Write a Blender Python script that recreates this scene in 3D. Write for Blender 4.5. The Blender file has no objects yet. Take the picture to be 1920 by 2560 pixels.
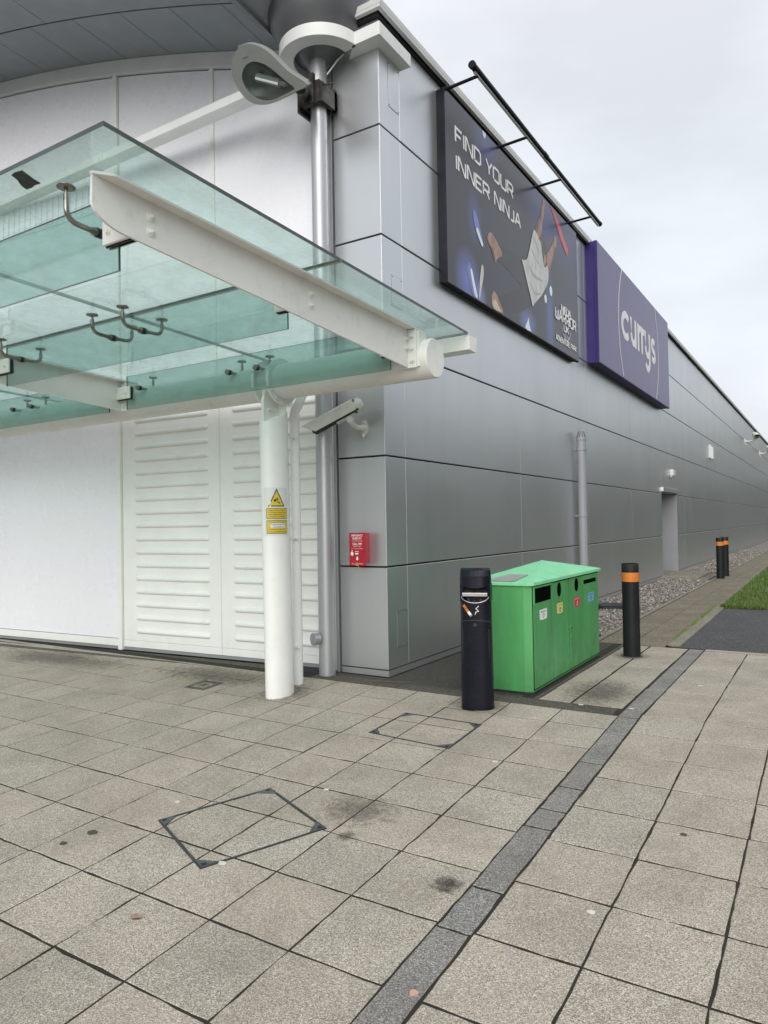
import bpy, bmesh, math, random
import numpy as np
from mathutils import Vector, Matrix
random.seed(7)
rng = np.random.default_rng(7)
scene = bpy.context.scene
C = scene.collection
PI = math.pi
# ------------------------------------------------------------------ camera
H = 1.366
cam_d = bpy.data.cameras.new('camera')
cam = bpy.data.objects.new('camera', cam_d)
C.objects.link(cam)
Rw = np.array([[0.84728338, -0.02370023, -0.53061207],
               [0.53086668, 0.00567772, 0.84743633],
               [-0.01707177, -0.99970299, 0.0173923]])
# camera columns: right, up, back
cx = Rw[:, 0]
m = Matrix(((cx[0], -Rw[0, 1], -Rw[0, 2], 0), (cx[1], -Rw[1, 1], -Rw[1, 2], 0), (cx[2], -Rw[2, 1], -Rw[2, 2], H), (0, 0, 0, 1)))
cam.matrix_world = m
cam_d.sensor_fit = 'VERTICAL'
cam_d.sensor_height = 36.0
cam_d.lens = 1791.08 / 2560 * 36
cam_d.clip_start = 0.05
cam_d.clip_end = 2000
scene.camera = cam
# ------------------------------------------------------------------ light
SUN_EL, SUN_AZ = math.radians(25), math.radians(158)      # behind the camera, veiled by cloud
W = bpy.data.worlds.new('World')
scene.world = W
W.use_nodes = True
wt = W.node_tree
wt.nodes.clear()
def wn(t, **k):
    n = wt.nodes.new(t)
    for a, b in k.items():
        setattr(n, a, b)
    return n
wout = wn('ShaderNodeOutputWorld')
wbg = wn('ShaderNodeBackground')
sky = wn('ShaderNodeTexSky')
sky.sky_type = 'NISHITA'
sky.sun_disc = False
sky.sun_elevation = SUN_EL
sky.sun_rotation = SUN_AZ
sky.dust_density = 3.0
tc = wn('ShaderNodeTexCoord')
sep = wn('ShaderNodeSeparateXYZ')
wt.links.new(tc.outputs['Generated'], sep.inputs[0])
ramp = wn('ShaderNodeValToRGB')
ramp.color_ramp.elements[0].position = 0.0
ramp.color_ramp.elements[0].color = (0.77, 0.795, 0.82, 1)
ramp.color_ramp.elements[1].position = 1.0
ramp.color_ramp.elements[1].color = (0.98, 0.99, 1.0, 1)
e = ramp.color_ramp.elements.new(0.35)
e.color = (0.725, 0.76, 0.805, 1)
wt.links.new(sep.outputs['Z'], ramp.inputs[0])
wmap = wn('ShaderNodeMapping')
wmap.inputs['Scale'].default_value = (1.5, 1.5, 4.0)
wt.links.new(tc.outputs['Generated'], wmap.inputs[0])
noi = wn('ShaderNodeTexNoise')
noi.inputs['Scale'].default_value = 2.2
noi.inputs['Detail'].default_value = 5
wt.links.new(wmap.outputs[0], noi.inputs[0])
nr = wn('ShaderNodeMapRange')
nr.inputs['From Min'].default_value = 0.3
nr.inputs['From Max'].default_value = 0.7
nr.inputs['To Min'].default_value = 0.88
nr.inputs['To Max'].default_value = 1.10
wt.links.new(noi.outputs['Fac'], nr.inputs[0])
CLOUD = 8.3
mul = wn('ShaderNodeVectorMath', operation='MULTIPLY')
wt.links.new(ramp.outputs[0], mul.inputs[0])
sc1 = wn('ShaderNodeVectorMath', operation='SCALE')
wt.links.new(ramp.outputs[0], sc1.inputs[0])
mm = wn('ShaderNodeMath', operation='MULTIPLY')
wt.links.new(nr.outputs[0], mm.inputs[0])
mm.inputs[1].default_value = CLOUD
wt.links.new(mm.outputs[0], sc1.inputs['Scale'])
wt.nodes.remove(mul)
wmix = wn('ShaderNodeMix', data_type='RGBA')
wmix.inputs['Factor'].default_value = 0.9           # cloud cover over the clear sky
wt.links.new(sky.outputs[0], wmix.inputs['A'])
wt.links.new(sc1.outputs[0], wmix.inputs['B'])
wt.links.new(wmix.outputs['Result'], wbg.inputs['Color'])
wbg.inputs['Strength'].default_value = 0.1
wt.links.new(wbg.outputs[0], wout.inputs[0])
sun_d = bpy.data.lights.new('sun', 'SUN')
sun_d.energy = 1.5
sun_d.angle = math.radians(50)
sun_d.color = (1.0, 0.97, 0.92)
sun = bpy.data.objects.new('sun', sun_d)
C.objects.link(sun)
sdir = Vector((math.sin(SUN_AZ) * math.cos(SUN_EL), math.cos(SUN_AZ) * math.cos(SUN_EL), math.sin(SUN_EL)))
sun.rotation_euler = (-sdir).to_track_quat('-Z', 'Y').to_euler()
sun.location = (3, -3, 12)
scene.view_settings.view_transform = 'Standard'
scene.view_settings.look = 'None'
scene.view_settings.exposure = 0.52
scene.view_settings.gamma = 1.0
scene.render.engine = 'CYCLES'
scene.cycles.max_bounces = 10
scene.cycles.transparent_max_bounces = 24
scene.cycles.use_denoising = True

# ------------------------------------------------------------------ materials
def mat(name):
    M = bpy.data.materials.new(name)
    M.use_nodes = True
    nt = M.node_tree
    b = nt.nodes['Principled BSDF']
    return M, nt, b
def N(nt, t, **k):
    n = nt.nodes.new(t)
    for a, v in k.items():
        setattr(n, a, v)
    return n
def pos(nt):
    return N(nt, 'ShaderNodeNewGeometry').outputs['Position']
def noise(nt, scale, detail=4, vec=None, rough=0.5, stretch=None):
    n = N(nt, 'ShaderNodeTexNoise')
    n.inputs['Scale'].default_value = scale
    n.inputs['Detail'].default_value = detail
    n.inputs['Roughness'].default_value = rough
    v = vec if vec is not None else pos(nt)
    if stretch:
        mp = N(nt, 'ShaderNodeMapping')
        mp.inputs['Scale'].default_value = stretch
        nt.links.new(v, mp.inputs[0])
        v = mp.outputs[0]
    nt.links.new(v, n.inputs['Vector'])
    return n.outputs['Fac']
def cramp(nt, fac, stops):
    r = N(nt, 'ShaderNodeValToRGB')
    el = r.color_ramp.elements
    while len(el) < len(stops):
        el.new(0.5)
    for i, (p, c) in enumerate(stops):
        el[i].position = p
        el[i].color = (*c, 1) if len(c) == 3 else c
    nt.links.new(fac, r.inputs[0])
    return r.outputs[0]
def mixc(nt, fac, a, b, mode='MIX'):
    x = N(nt, 'ShaderNodeMix', data_type='RGBA', blend_type=mode)
    for s, v in (('Factor', fac), ('A', a), ('B', b)):
        if isinstance(v, (int, float)):
            x.inputs[s].default_value = v
        elif isinstance(v, tuple):
            x.inputs[s].default_value = (*v, 1)
        else:
            nt.links.new(v, x.inputs[s])
    return x.outputs['Result']
def mrange(nt, v, a, b, c, d):
    r = N(nt, 'ShaderNodeMapRange')
    for k, q in zip(('From Min', 'From Max', 'To Min', 'To Max'), (a, b, c, d)):
        r.inputs[k].default_value = q
    nt.links.new(v, r.inputs[0])
    return r.outputs[0]
def bump(nt, b, h, strength=0.3, dist=0.01):
    n = N(nt, 'ShaderNodeBump')
    n.inputs['Strength'].default_value = strength
    n.inputs['Distance'].default_value = dist
    nt.links.new(h, n.inputs['Height'])
    nt.links.new(n.outputs[0], b.inputs['Normal'])
def attr(nt, name):
    a = N(nt, 'ShaderNodeAttribute')
    a.attribute_name = name
    return a.outputs['Fac']
def paint(name, col, rough=0.4, metal=0.0, var=0.06, scale=3.0, stretch=None, spec=0.5, dirt=0.0, dirtcol=(0.08, 0.07, 0.055), rv=0.1, bstr=0.0, bscale=60):
    """painted or plated surface: faint tone variation, patches of dirt, uneven gloss"""
    M, nt, b = mat(name)
    n1 = noise(nt, scale, 5, stretch=stretch)
    lo = tuple(c * (1 - var) for c in col)
    hi = tuple(min(1, c * (1 + var)) for c in col)
    c = cramp(nt, n1, [(0.3, lo), (0.7, hi)])
    if dirt > 0:
        n2 = noise(nt, 7, 8, rough=0.7)
        f = mrange(nt, n2, 0.52, 0.8, 0, dirt)
        c = mixc(nt, f, c, dirtcol)
    nt.links.new(c, b.inputs['Base Color'])
    r = mrange(nt, noise(nt, 5, 6), 0.3, 0.7, max(0.03, rough - rv), min(1, rough + rv))
    nt.links.new(r, b.inputs['Roughness'])
    b.inputs['Metallic'].default_value = metal
    b.inputs['Specular IOR Level'].default_value = spec
    if bstr:
        bump(nt, b, noise(nt, bscale, 4), bstr, 0.003)
    return M
M_white = paint('white_gloss_panel', (0.85, 0.85, 0.90), 0.28, var=0.015, scale=0.5, dirt=0.0, rv=.04)
M_wpaint = paint('white_paint', (0.83, 0.845, 0.825), 0.42, var=0.03, dirt=0.12, dirtcol=(0.3, 0.29, 0.25), bstr=0.08, bscale=90)
M_steel = paint('white_steel_paint', (0.80, 0.80, 0.77), 0.45, var=0.04, dirt=0.35, dirtcol=(0.36, 0.34, 0.3), bstr=0.1, bscale=120)
M_frame = paint('aluminium_frame', (0.72, 0.73, 0.72), 0.45, var=0.05, dirt=0.2, dirtcol=(0.35, 0.34, 0.3))
M_soffit = paint('grey_soffit', (0.26, 0.28, 0.305), 0.5, var=0.05, scale=0.8)
M_cone = paint('grey_metal_funnel', (0.15, 0.155, 0.165), 0.38, metal=0.35, var=0.06, stretch=(1, 1, 0.4))
M_cap = paint('pale_grey_coping', (0.56, 0.57, 0.56), 0.5, var=0.05, dirt=0.2, dirtcol=(0.3, 0.29, 0.27))
M_black = paint('black_gap', (0.012, 0.012, 0.014), 0.7, var=0.2)
M_skirt = paint('grey_skirting', (0.27, 0.28, 0.29), 0.5, var=0.08)
M_column = paint('silver_column', (0.44, 0.45, 0.47), 0.42, metal=0.55, var=0.04, scale=2.0, stretch=(3, 3, 0.4), dirt=0.0, rv=.04)
M_rust = paint('weathered_bracket', (0.05, 0.045, 0.042), 0.5, metal=0.5, var=0.5, scale=14, dirt=0.7, dirtcol=(0.16, 0.13, 0.11))
M_stain = paint('stainless_rod', (0.30, 0.285, 0.26), 0.32, metal=0.9, var=0.15, scale=20, dirt=0.4, dirtcol=(0.13, 0.1, 0.07))
M_rubber = paint('black_rubber', (0.02, 0.022, 0.024), 0.6, var=0.2)
M_lampgrey = paint('grey_cast_housing', (0.235, 0.24, 0.23), 0.55, var=0.08, scale=6, dirt=0.35, dirtcol=(0.2, 0.19, 0.16))
M_bollard = paint('black_bollard_plastic', (0.012, 0.013, 0.016), 0.5, var=0.2, scale=6, spec=.25, dirt=0.12, dirtcol=(0.05, 0.05, 0.045))
M_orange = paint('orange_reflective_band', (0.62, 0.19, 0.025), 0.4, var=0.1, scale=20, dirt=0.15)
M_navy = paint('dark_navy_casing', (0.006, 0.007, 0.014), 0.27, var=0.15, scale=5, spec=.3, rv=.05)
M_chrome = paint('polished_steel', (0.55, 0.55, 0.54), 0.25, metal=1.0, var=0.05, dirt=0.25, dirtcol=(0.2, 0.17, 0.14))
M_signblack = paint('black_sign_case', (0.007, 0.007, 0.014), 0.45, var=0.15, spec=.2)
M_purple = paint('purple_sign_case', (0.028, 0.015, 0.13), 0.38, var=0.05, spec=.3, rv=.03)
M_red = paint('red_box_paint', (0.42, 0.012, 0.03), 0.35, var=0.06, scale=8)
M_wprint = paint('white_print', (0.80, 0.80, 0.80), 0.45, var=0.02)
M_yellow = paint('yellow_print', (0.66, 0.50, 0.05), 0.45, var=0.04)
M_bprint = paint('black_print', (0.02, 0.02, 0.02), 0.5, var=0.1)
M_signwhite = paint('white_sign_board', (0.70, 0.73, 0.72), 0.4, var=0.04, dirt=0.15, dirtcol=(0.4, 0.38, 0.33))
M_darkhole = paint('dark_inside', (0.004, 0.006, 0.004), 0.9, var=0.1, spec=0.0)
M_iron = paint('cast_iron_edge', (0.045, 0.05, 0.055), 0.5, metal=0.3, var=0.25, scale=12, dirt=0.4, dirtcol=(0.06, 0.06, 0.035))
M_pipe = paint('grey_pvc_pipe', (0.27, 0.285, 0.31), 0.42, var=0.06, stretch=(2, 2, .5), dirt=0.1)
M_door = paint('grey_door_leaf', (0.30, 0.31, 0.335), 0.45, var=0.05)
M_camwhite = paint('weathered_white_casing', (0.62, 0.62, 0.58), 0.42, var=0.06, scale=12, dirt=0.45, dirtcol=(0.16, 0.14, 0.11))
M_camgrey = paint('grey_camera_side', (0.22, 0.225, 0.215), 0.45, var=0.05, dirt=0.2)
M_skin = paint('printed_skin', (0.33, 0.20, 0.14), 0.35, var=0.25, scale=7)
M_pdark = paint('printed_dark_cloth', (0.011, 0.011, 0.014), 0.30, var=0.3, scale=6, spec=.5, rv=.01)
M_hair = paint('printed_hair', (0.085, 0.055, 0.04), 0.35, var=0.3, scale=12)
M_shirt = paint('printed_white_shirt', (0.55, 0.55, 0.53), 0.35, var=0.18, scale=6, stretch=(1, 2.2, 0.8))
M_predr = paint('printed_red_bar', (0.62, 0.09, 0.08), 0.35, var=0.08)
M_pblue = paint('printed_blue_light', (0.16, 0.2, 0.5), 0.35, var=0.4, scale=5)
M_plight = paint('printed_spotlight', (0.75, 0.82, 0.9), 0.35, var=0.02)
M_lblY = paint('yellow_label', (0.68, 0.60, 0.22), 0.5, var=0.06)
M_lblR = paint('red_label', (0.55, 0.03, 0.09), 0.5, var=0.06)
M_lblB = paint('blue_label', (0.16, 0.38, 0.66), 0.5, var=0.06)
M_gum = paint('pale_gum', (0.62, 0.60, 0.53), 0.7, var=0.1, scale=30)
M_pinkgum = paint('pink_gum', (0.55, 0.33, 0.27), 0.7, var=0.1, scale=30)
M_darkspot = paint('dark_gum', (0.07, 0.065, 0.055), 0.8, var=0.2, scale=30)
M_twig = paint('dry_twig', (0.10, 0.085, 0.065), 0.8, var=0.2, scale=30)
M_paleplate = paint('grey_lid_plate', (0.33, 0.335, 0.33), 0.5, var=0.08, dirt=0.3)
M_plastic_white = paint('white_plastic', (0.66, 0.67, 0.66), 0.4, var=0.03, dirt=0.1)

def green_bin():
    M, nt, b = mat('green_bin_paint')
    n1 = noise(nt, 4, 6, stretch=(1, 1, 0.25), rough=0.65)
    c = cramp(nt, n1, [(0.3, (0.060, 0.255, 0.080)), (0.52, (0.075, 0.32, 0.105)), (0.75, (0.095, 0.385, 0.135))])
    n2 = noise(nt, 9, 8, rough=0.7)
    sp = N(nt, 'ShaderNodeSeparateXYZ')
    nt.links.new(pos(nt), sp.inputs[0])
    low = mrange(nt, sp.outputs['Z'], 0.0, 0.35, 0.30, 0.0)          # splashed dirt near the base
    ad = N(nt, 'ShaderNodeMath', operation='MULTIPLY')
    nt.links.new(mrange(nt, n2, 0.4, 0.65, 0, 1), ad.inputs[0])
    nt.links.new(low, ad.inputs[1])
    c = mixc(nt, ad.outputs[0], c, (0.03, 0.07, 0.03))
    # runs under the slots
    n3 = noise(nt, 14, 4, stretch=(1, 1, 0.06))
    c = mixc(nt, mrange(nt, n3, 0.58, 0.75, 0, 0.4), c, (0.045, 0.14, 0.055))
    n4 = noise(nt, 38, 6, rough=.75)
    c = mixc(nt, mrange(nt, n4, 0.64, 0.72, 0, 0.35), c, (0.20, 0.50, 0.27))
    nt.links.new(c, b.inputs['Base Color'])
    nt.links.new(mrange(nt, n2, 0.3, 0.7, 0.32, 0.55), b.inputs['Roughness'])
    bump(nt, b, noise(nt, 2.2, 2), 0.15, 0.02)
    return M
M_green = green_bin()

def lid_green():
    M, nt, b = mat('green_lid_paint')
    n1 = noise(nt, 5, 8, rough=0.7)
    c = cramp(nt, n1, [(0.3, (0.19, 0.58, 0.30)), (0.55, (0.23, 0.68, 0.37)), (0.8, (0.32, 0.74, 0.46))])
    nt.links.new(c, b.inputs['Base Color'])
    b.inputs['Roughness'].default_value = 0.5
    return M
M_lid = lid_green()

def panel_metal():
    """silver painted cladding: fine vertical brushing, faint oil-canning, water runs"""
    M, nt, b = mat('silver_cladding')
    n1 = noise(nt, 1.2, 4, stretch=(1, 1, 0.35))
    c = cramp(nt, n1, [(0.3, (0.59, 0.61, 0.63)), (0.7, (0.63, 0.65, 0.665))])
    rnd = attr(nt, 'tone')
    c = mixc(nt, mrange(nt, rnd, 0, 1, 0.0, 0.10), c, (0.50, 0.51, 0.525))
    runs = noise(nt, 5, 3, stretch=(1, 1, 0.04), rough=0.5)
    c = mixc(nt, mrange(nt, runs, 0.5, 0.8, 0, 0.12), c, (0.42, 0.415, 0.40))
    spots = noise(nt, 26, 3)
    c = mixc(nt, mrange(nt, spots, 0.76, 0.82, 0, 0.3), c, (0.2, 0.19, 0.18))
    nt.links.new(c, b.inputs['Base Color'])
    b.inputs['Metallic'].default_value = 0.8
    nt.links.new(mrange(nt, noise(nt, 1.1, 3), 0.3, 0.7, 0.33, 0.37), b.inputs['Roughness'])
    b1 = N(nt, 'ShaderNodeBump')
    b1.inputs['Strength'].default_value = 0.10
    b1.inputs['Distance'].default_value = 0.04
    nt.links.new(noise(nt, 0.9, 2), b1.inputs['Height'])
    nt.links.new(b1.outputs[0], b.inputs['Normal'])
    return M
M_panel = panel_metal()

def glass(name, tint, dirt=0.1, dirtscale=6.0):
    """float glass: tinted transmission without refraction, Fresnel reflection, a film of dirt"""
    M, nt, b = mat(name)
    nt.nodes.remove(b)
    out = nt.nodes['Material Output']
    tr = N(nt, 'ShaderNodeBsdfTransparent')
    tr.inputs[0].default_value = (*tint, 1)
    gl = N(nt, 'ShaderNodeBsdfGlossy')
    gl.inputs['Roughness'].default_value = 0.015
    gl.inputs['Color'].default_value = (0.92, 1.0, 0.98, 1)
    fr = N(nt, 'ShaderNodeFresnel')
    geo = N(nt, 'ShaderNodeNewGeometry')
    nt.links.new(mrange(nt, geo.outputs['Backfacing'], 0, 1, 1.5, 0.6667), fr.inputs['IOR'])
    m1 = N(nt, 'ShaderNodeMixShader')
    nt.links.new(fr.outputs[0], m1.inputs[0])
    nt.links.new(tr.outputs[0], m1.inputs[1])
    nt.links.new(gl.outputs[0], m1.inputs[2])
    df = N(nt, 'ShaderNodeBsdfDiffuse')
    df.inputs['Color'].default_value = (0.56, 0.61, 0.59, 1)
    tl = N(nt, 'ShaderNodeBsdfTranslucent')
    tl.inputs['Color'].default_value = (0.56, 0.62, 0.60, 1)
    ms = N(nt, 'ShaderNodeMixShader')
    ms.inputs[0].default_value = 0.6
    nt.links.new(df.outputs[0], ms.inputs[1])
    nt.links.new(tl.outputs[0], ms.inputs[2])
    n1 = noise(nt, dirtscale, 8, rough=0.7)
    n2 = noise(nt, dirtscale * 9, 4)
    f1 = mrange(nt, n1, 0.36, 0.72, dirt * 0.25, dirt * 2.2)
    f2 = mrange(nt, n2, 0.62, 0.72, 0, dirt * 0.9)
    ad = N(nt, 'ShaderNodeMath', operation='ADD', use_clamp=True)
    nt.links.new(f1, ad.inputs[0])
    nt.links.new(f2, ad.inputs[1])
    m2 = N(nt, 'ShaderNodeMixShader')
    nt.links.new(ad.outputs[0], m2.inputs[0])
    nt.links.new(m1.outputs[0], m2.inputs[1])
    nt.links.new(ms.outputs[0], m2.inputs[2])
    nt.links.new(m2.outputs[0], out.inputs[0])
    return M
M_glass = glass('canopy_glass', (0.825, 0.91, 0.89), 0.12)
M_fin = glass('fin_glass', (0.745, 0.845, 0.828), 0.04)
M_gedge = paint('green_glass_edge', (0.035, 0.085, 0.08), 0.2, var=0.3, scale=3)
M_gedge2 = paint('dull_glass_edge', (0.045, 0.065, 0.062), 0.3, var=0.3, scale=5, dirt=0.5, dirtcol=(0.08, 0.085, 0.06))
M_gjoint = paint('pale_glass_edge', (0.24, 0.31, 0.285), 0.35, var=0.2, scale=5)
M_lens = glass('lamp_lens', (0.42, 0.46, 0.44), 0.10, 12)

def slab_mat(name, base, dark, light, fine=280.0, tone=0.20):
    """exposed-aggregate concrete flag: grit of three tones, blotches, stains"""
    M, nt, b = mat(name)
    P = pos(nt)
    v = N(nt, 'ShaderNodeTexVoronoi')
    v.inputs['Scale'].default_value = fine
    nt.links.new(P, v.inputs['Vector'])
    sx = N(nt, 'ShaderNodeSeparateXYZ')
    nt.links.new(v.outputs['Color'], sx.inputs[0])
    grit = cramp(nt, sx.outputs['X'], [(0.0, dark), (0.3, tuple(d * 0.5 + k * 0.5 for d, k in zip(dark, base))), (0.62, base), (0.9, light), (1.0, tuple(min(1, l * 1.25) for l in light))])
    n0 = noise(nt, 90, 5)
    grit = mixc(nt, mrange(nt, n0, 0.4, 0.7, 0.0, 0.22), grit, base)
    t = attr(nt, 'tone')
    grit = mixc(nt, mrange(nt, t, 0, 1, 0.0, tone), grit, dark)
    h = attr(nt, 'hue')
    grit = mixc(nt, mrange(nt, h, 0, 1, 0.0, 0.20), grit, (base[0] * 1.09, base[1] * 1.0, base[2] * 0.90))
    bl = noise(nt, 2.6, 6, rough=0.62)
    grit = mixc(nt, mrange(nt, bl, 0.42, 0.72, 0.0, 0.38), grit, dark)
    st = noise(nt, 5.5, 9, rough=0.75)
    grit = mixc(nt, mrange(nt, st, 0.62, 0.75, 0.0, 0.30), grit, (0.07, 0.065, 0.045))
    nt.links.new(grit, b.inputs['Base Color'])
    b.inputs['Roughness'].default_value = 0.86
    b.inputs['Specular IOR Level'].default_value = 0.3
    bump(nt, b, v.outputs['Distance'], 0.5, 0.004)
    return M
M_slab = slab_mat('concrete_flag', (0.468, 0.424, 0.354), (0.165, 0.145, 0.118), (0.66, 0.625, 0.56))
M_kerbdark = slab_mat('dark_granite_sett', (0.27, 0.262, 0.245), (0.085, 0.083, 0.078), (0.46, 0.45, 0.43), 260)
M_band = slab_mat('dirty_concrete_band', (0.105, 0.1, 0.083), (0.045, 0.043, 0.034), (0.21, 0.2, 0.175), 210)
M_path = slab_mat('mossy_path_flag', (0.215, 0.19, 0.14), (0.09, 0.08, 0.052), (0.36, 0.33, 0.27), 150, 0.3)
M_edging = slab_mat('concrete_edging', (0.25, 0.235, 0.19), (0.12, 0.115, 0.085), (0.4, 0.38, 0.33), 180)

def soil():
    M, nt, b = mat('joint_dirt')
    n1 = noise(nt, 3, 7, rough=0.7)
    c = cramp(nt, n1, [(0.38, (0.018, 0.015, 0.011)), (0.56, (0.026, 0.023, 0.014)), (0.7, (0.028, 0.036, 0.011))])
    nt.links.new(c, b.inputs['Base Color'])
    b.inputs['Roughness'].default_value = 0.95
    bump(nt, b, noise(nt, 180, 4), 0.8, 0.006)
    return M
M_soil = soil()

def tarmac(name, c0, c1, sc=320, spk=(0.22, 0.22, 0.21)):
    M, nt, b = mat(name)
    v = N(nt, 'ShaderNodeTexVoronoi')
    v.inputs['Scale'].default_value = sc
    nt.links.new(pos(nt), v.inputs['Vector'])
    sx = N(nt, 'ShaderNodeSeparateXYZ')
    nt.links.new(v.outputs['Color'], sx.inputs[0])
    c = cramp(nt, sx.outputs['X'], [(0.0, c0), (0.75, c1), (0.97, spk)])
    bl = noise(nt, 1.6, 7, rough=0.65)
    c = mixc(nt, mrange(nt, bl, 0.4, 0.7, 0, 0.4), c, c0)
    mo = noise(nt, 4.5, 8, rough=0.7)
    c = mixc(nt, mrange(nt, mo, 0.6, 0.75, 0, 0.3), c, (0.055, 0.06, 0.025))
    nt.links.new(c, b.inputs['Base Color'])
    b.inputs['Roughness'].default_value = 0.85
    bump(nt, b, v.outputs['Distance'], 0.6, 0.004)
    return M
M_tarmac = tarmac('asphalt', (0.032, 0.032, 0.034), (0.065, 0.065, 0.068), 170)
M_oldtar = tarmac('worn_brown_tarmac', (0.034, 0.031, 0.026), (0.064, 0.059, 0.05), 190, (0.16, 0.15, 0.13))

def grass_m():
    M, nt, b = mat('grass_blade')
    c = cramp(nt, attr(nt, 'tone'), [(0.0, (0.05, 0.095, 0.018)), (0.5, (0.09, 0.17, 0.03)), (0.85, (0.15, 0.24, 0.05)), (1.0, (0.26, 0.24, 0.10))])
    nt.links.new(c, b.inputs['Base Color'])
    b.inputs['Roughness'].default_value = 0.6
    return M
M_grass = grass_m()
def lawn_soil():
    M, nt, b = mat('lawn_soil')
    c = cramp(nt, noise(nt, 30, 6), [(0.3, (0.02, 0.03, 0.008)), (0.7, (0.05, 0.085, 0.018))])
    nt.links.new(c, b.inputs['Base Color'])
    b.inputs['Roughness'].default_value = 0.95
    return M
M_lawn = lawn_soil()
def stone_m():
    M, nt, b = mat('gravel_stone')
    c = cramp(nt, attr(nt, 'tone'), [(0.0, (0.07, 0.062, 0.055)), (0.35, (0.16, 0.14, 0.125)), (0.75, (0.26, 0.235, 0.21)), (1.0, (0.50, 0.47, 0.43))])
    c = mixc(nt, mrange(nt, noise(nt, 120, 3), 0.4, 0.7, 0, 0.3), c, (0.12, 0.10, 0.09))
    nt.links.new(c, b.inputs['Base Color'])
    b.inputs['Roughness'].default_value = 0.8
    return M
M_stone = stone_m()
def gravel_bed():
    M, nt, b = mat('gravel_bed')
    v = N(nt, 'ShaderNodeTexVoronoi')
    v.inputs['Scale'].default_value = 34
    nt.links.new(pos(nt), v.inputs['Vector'])
    sx = N(nt, 'ShaderNodeSeparateXYZ')
    nt.links.new(v.outputs['Color'], sx.inputs[0])
    c = cramp(nt, sx.outputs['X'], [(0.0, (0.07, 0.06, 0.05)), (0.5, (0.2, 0.175, 0.155)), (1.0, (0.42, 0.39, 0.36))])
    nt.links.new(c, b.inputs['Base Color'])
    b.inputs['Roughness'].default_value = 0.9
    bump(nt, b, v.outputs['Distance'], 1.0, 0.02)
    return M
M_gbed = gravel_bed()
def leaf_m():
    M, nt, b = mat('far_leaf')
    c = cramp(nt, attr(nt, 'tone'), [(0.0, (0.02, 0.035, 0.012)), (1.0, (0.06, 0.09, 0.03))])
    nt.links.new(c, b.inputs['Base Color'])
    b.inputs['Roughness'].default_value = 0.7
    return M
M_leaf = leaf_m()
def poster():
    """printed advert ground: near-black grey with soft blue stage light patches, glossy"""
    M, nt, b = mat('printed_poster_ground')
    P = pos(nt)
    c = None
    base = (0.019, 0.021, 0.033)
    prev = base
    def blob(y, z, ry, rz, col, k):
        nonlocal prev
        mp = N(nt, 'ShaderNodeMapping')
        mp.inputs['Location'].default_value = (0, -y / ry, -z / rz)
        mp.inputs['Scale'].default_value = (0, 1 / ry, 1 / rz)
        nt.links.new(P, mp.inputs[0])
        ln = N(nt, 'ShaderNodeVectorMath', operation='LENGTH')
        nt.links.new(mp.outputs[0], ln.inputs[0])
        f = mrange(nt, ln.outputs['Value'], 1.0, 0.1, 0.0, k)
        prev = mixc(nt, f, prev, col)
    blob(7.25, 4.75, 0.22, 0.35, (0.06, 0.08, 0.22), 0.9)
    blob(7.05, 4.0, 0.35, 0.38, (0.13, 0.17, 0.5), 0.95)
    blob(7.6, 5.75, 0.45, 0.4, (0.07, 0.09, 0.26), 0.8)
    blob(9.55, 5.6, 0.8, 0.6, (0.05, 0.065, 0.22), 0.95)
    blob(10.6, 5.6, 0.9, 0.8, (0.035, 0.045, 0.14), 0.9)
    blob(9.72, 4.2, 0.22, 0.75, (0.06, 0.11, 0.32), 0.9)
    blob(8.85, 3.95, 0.35, 0.22, (0.14, 0.18, 0.46), 0.9)
    blob(7.35, 3.9, 0.2, 0.2, (0.2, 0.25, 0.6), 0.8)
    nt.links.new(prev, b.inputs['Base Color'])
    b.inputs['Roughness'].default_value = 0.30
    b.inputs['Specular IOR Level'].default_value = 0.5
    return M
M_poster = poster()
M_curface = paint('purple_sign_face', (0.075, 0.055, 0.19), 0.33, var=0.02, scale=.5, spec=0.6, rv=.01)

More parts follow.
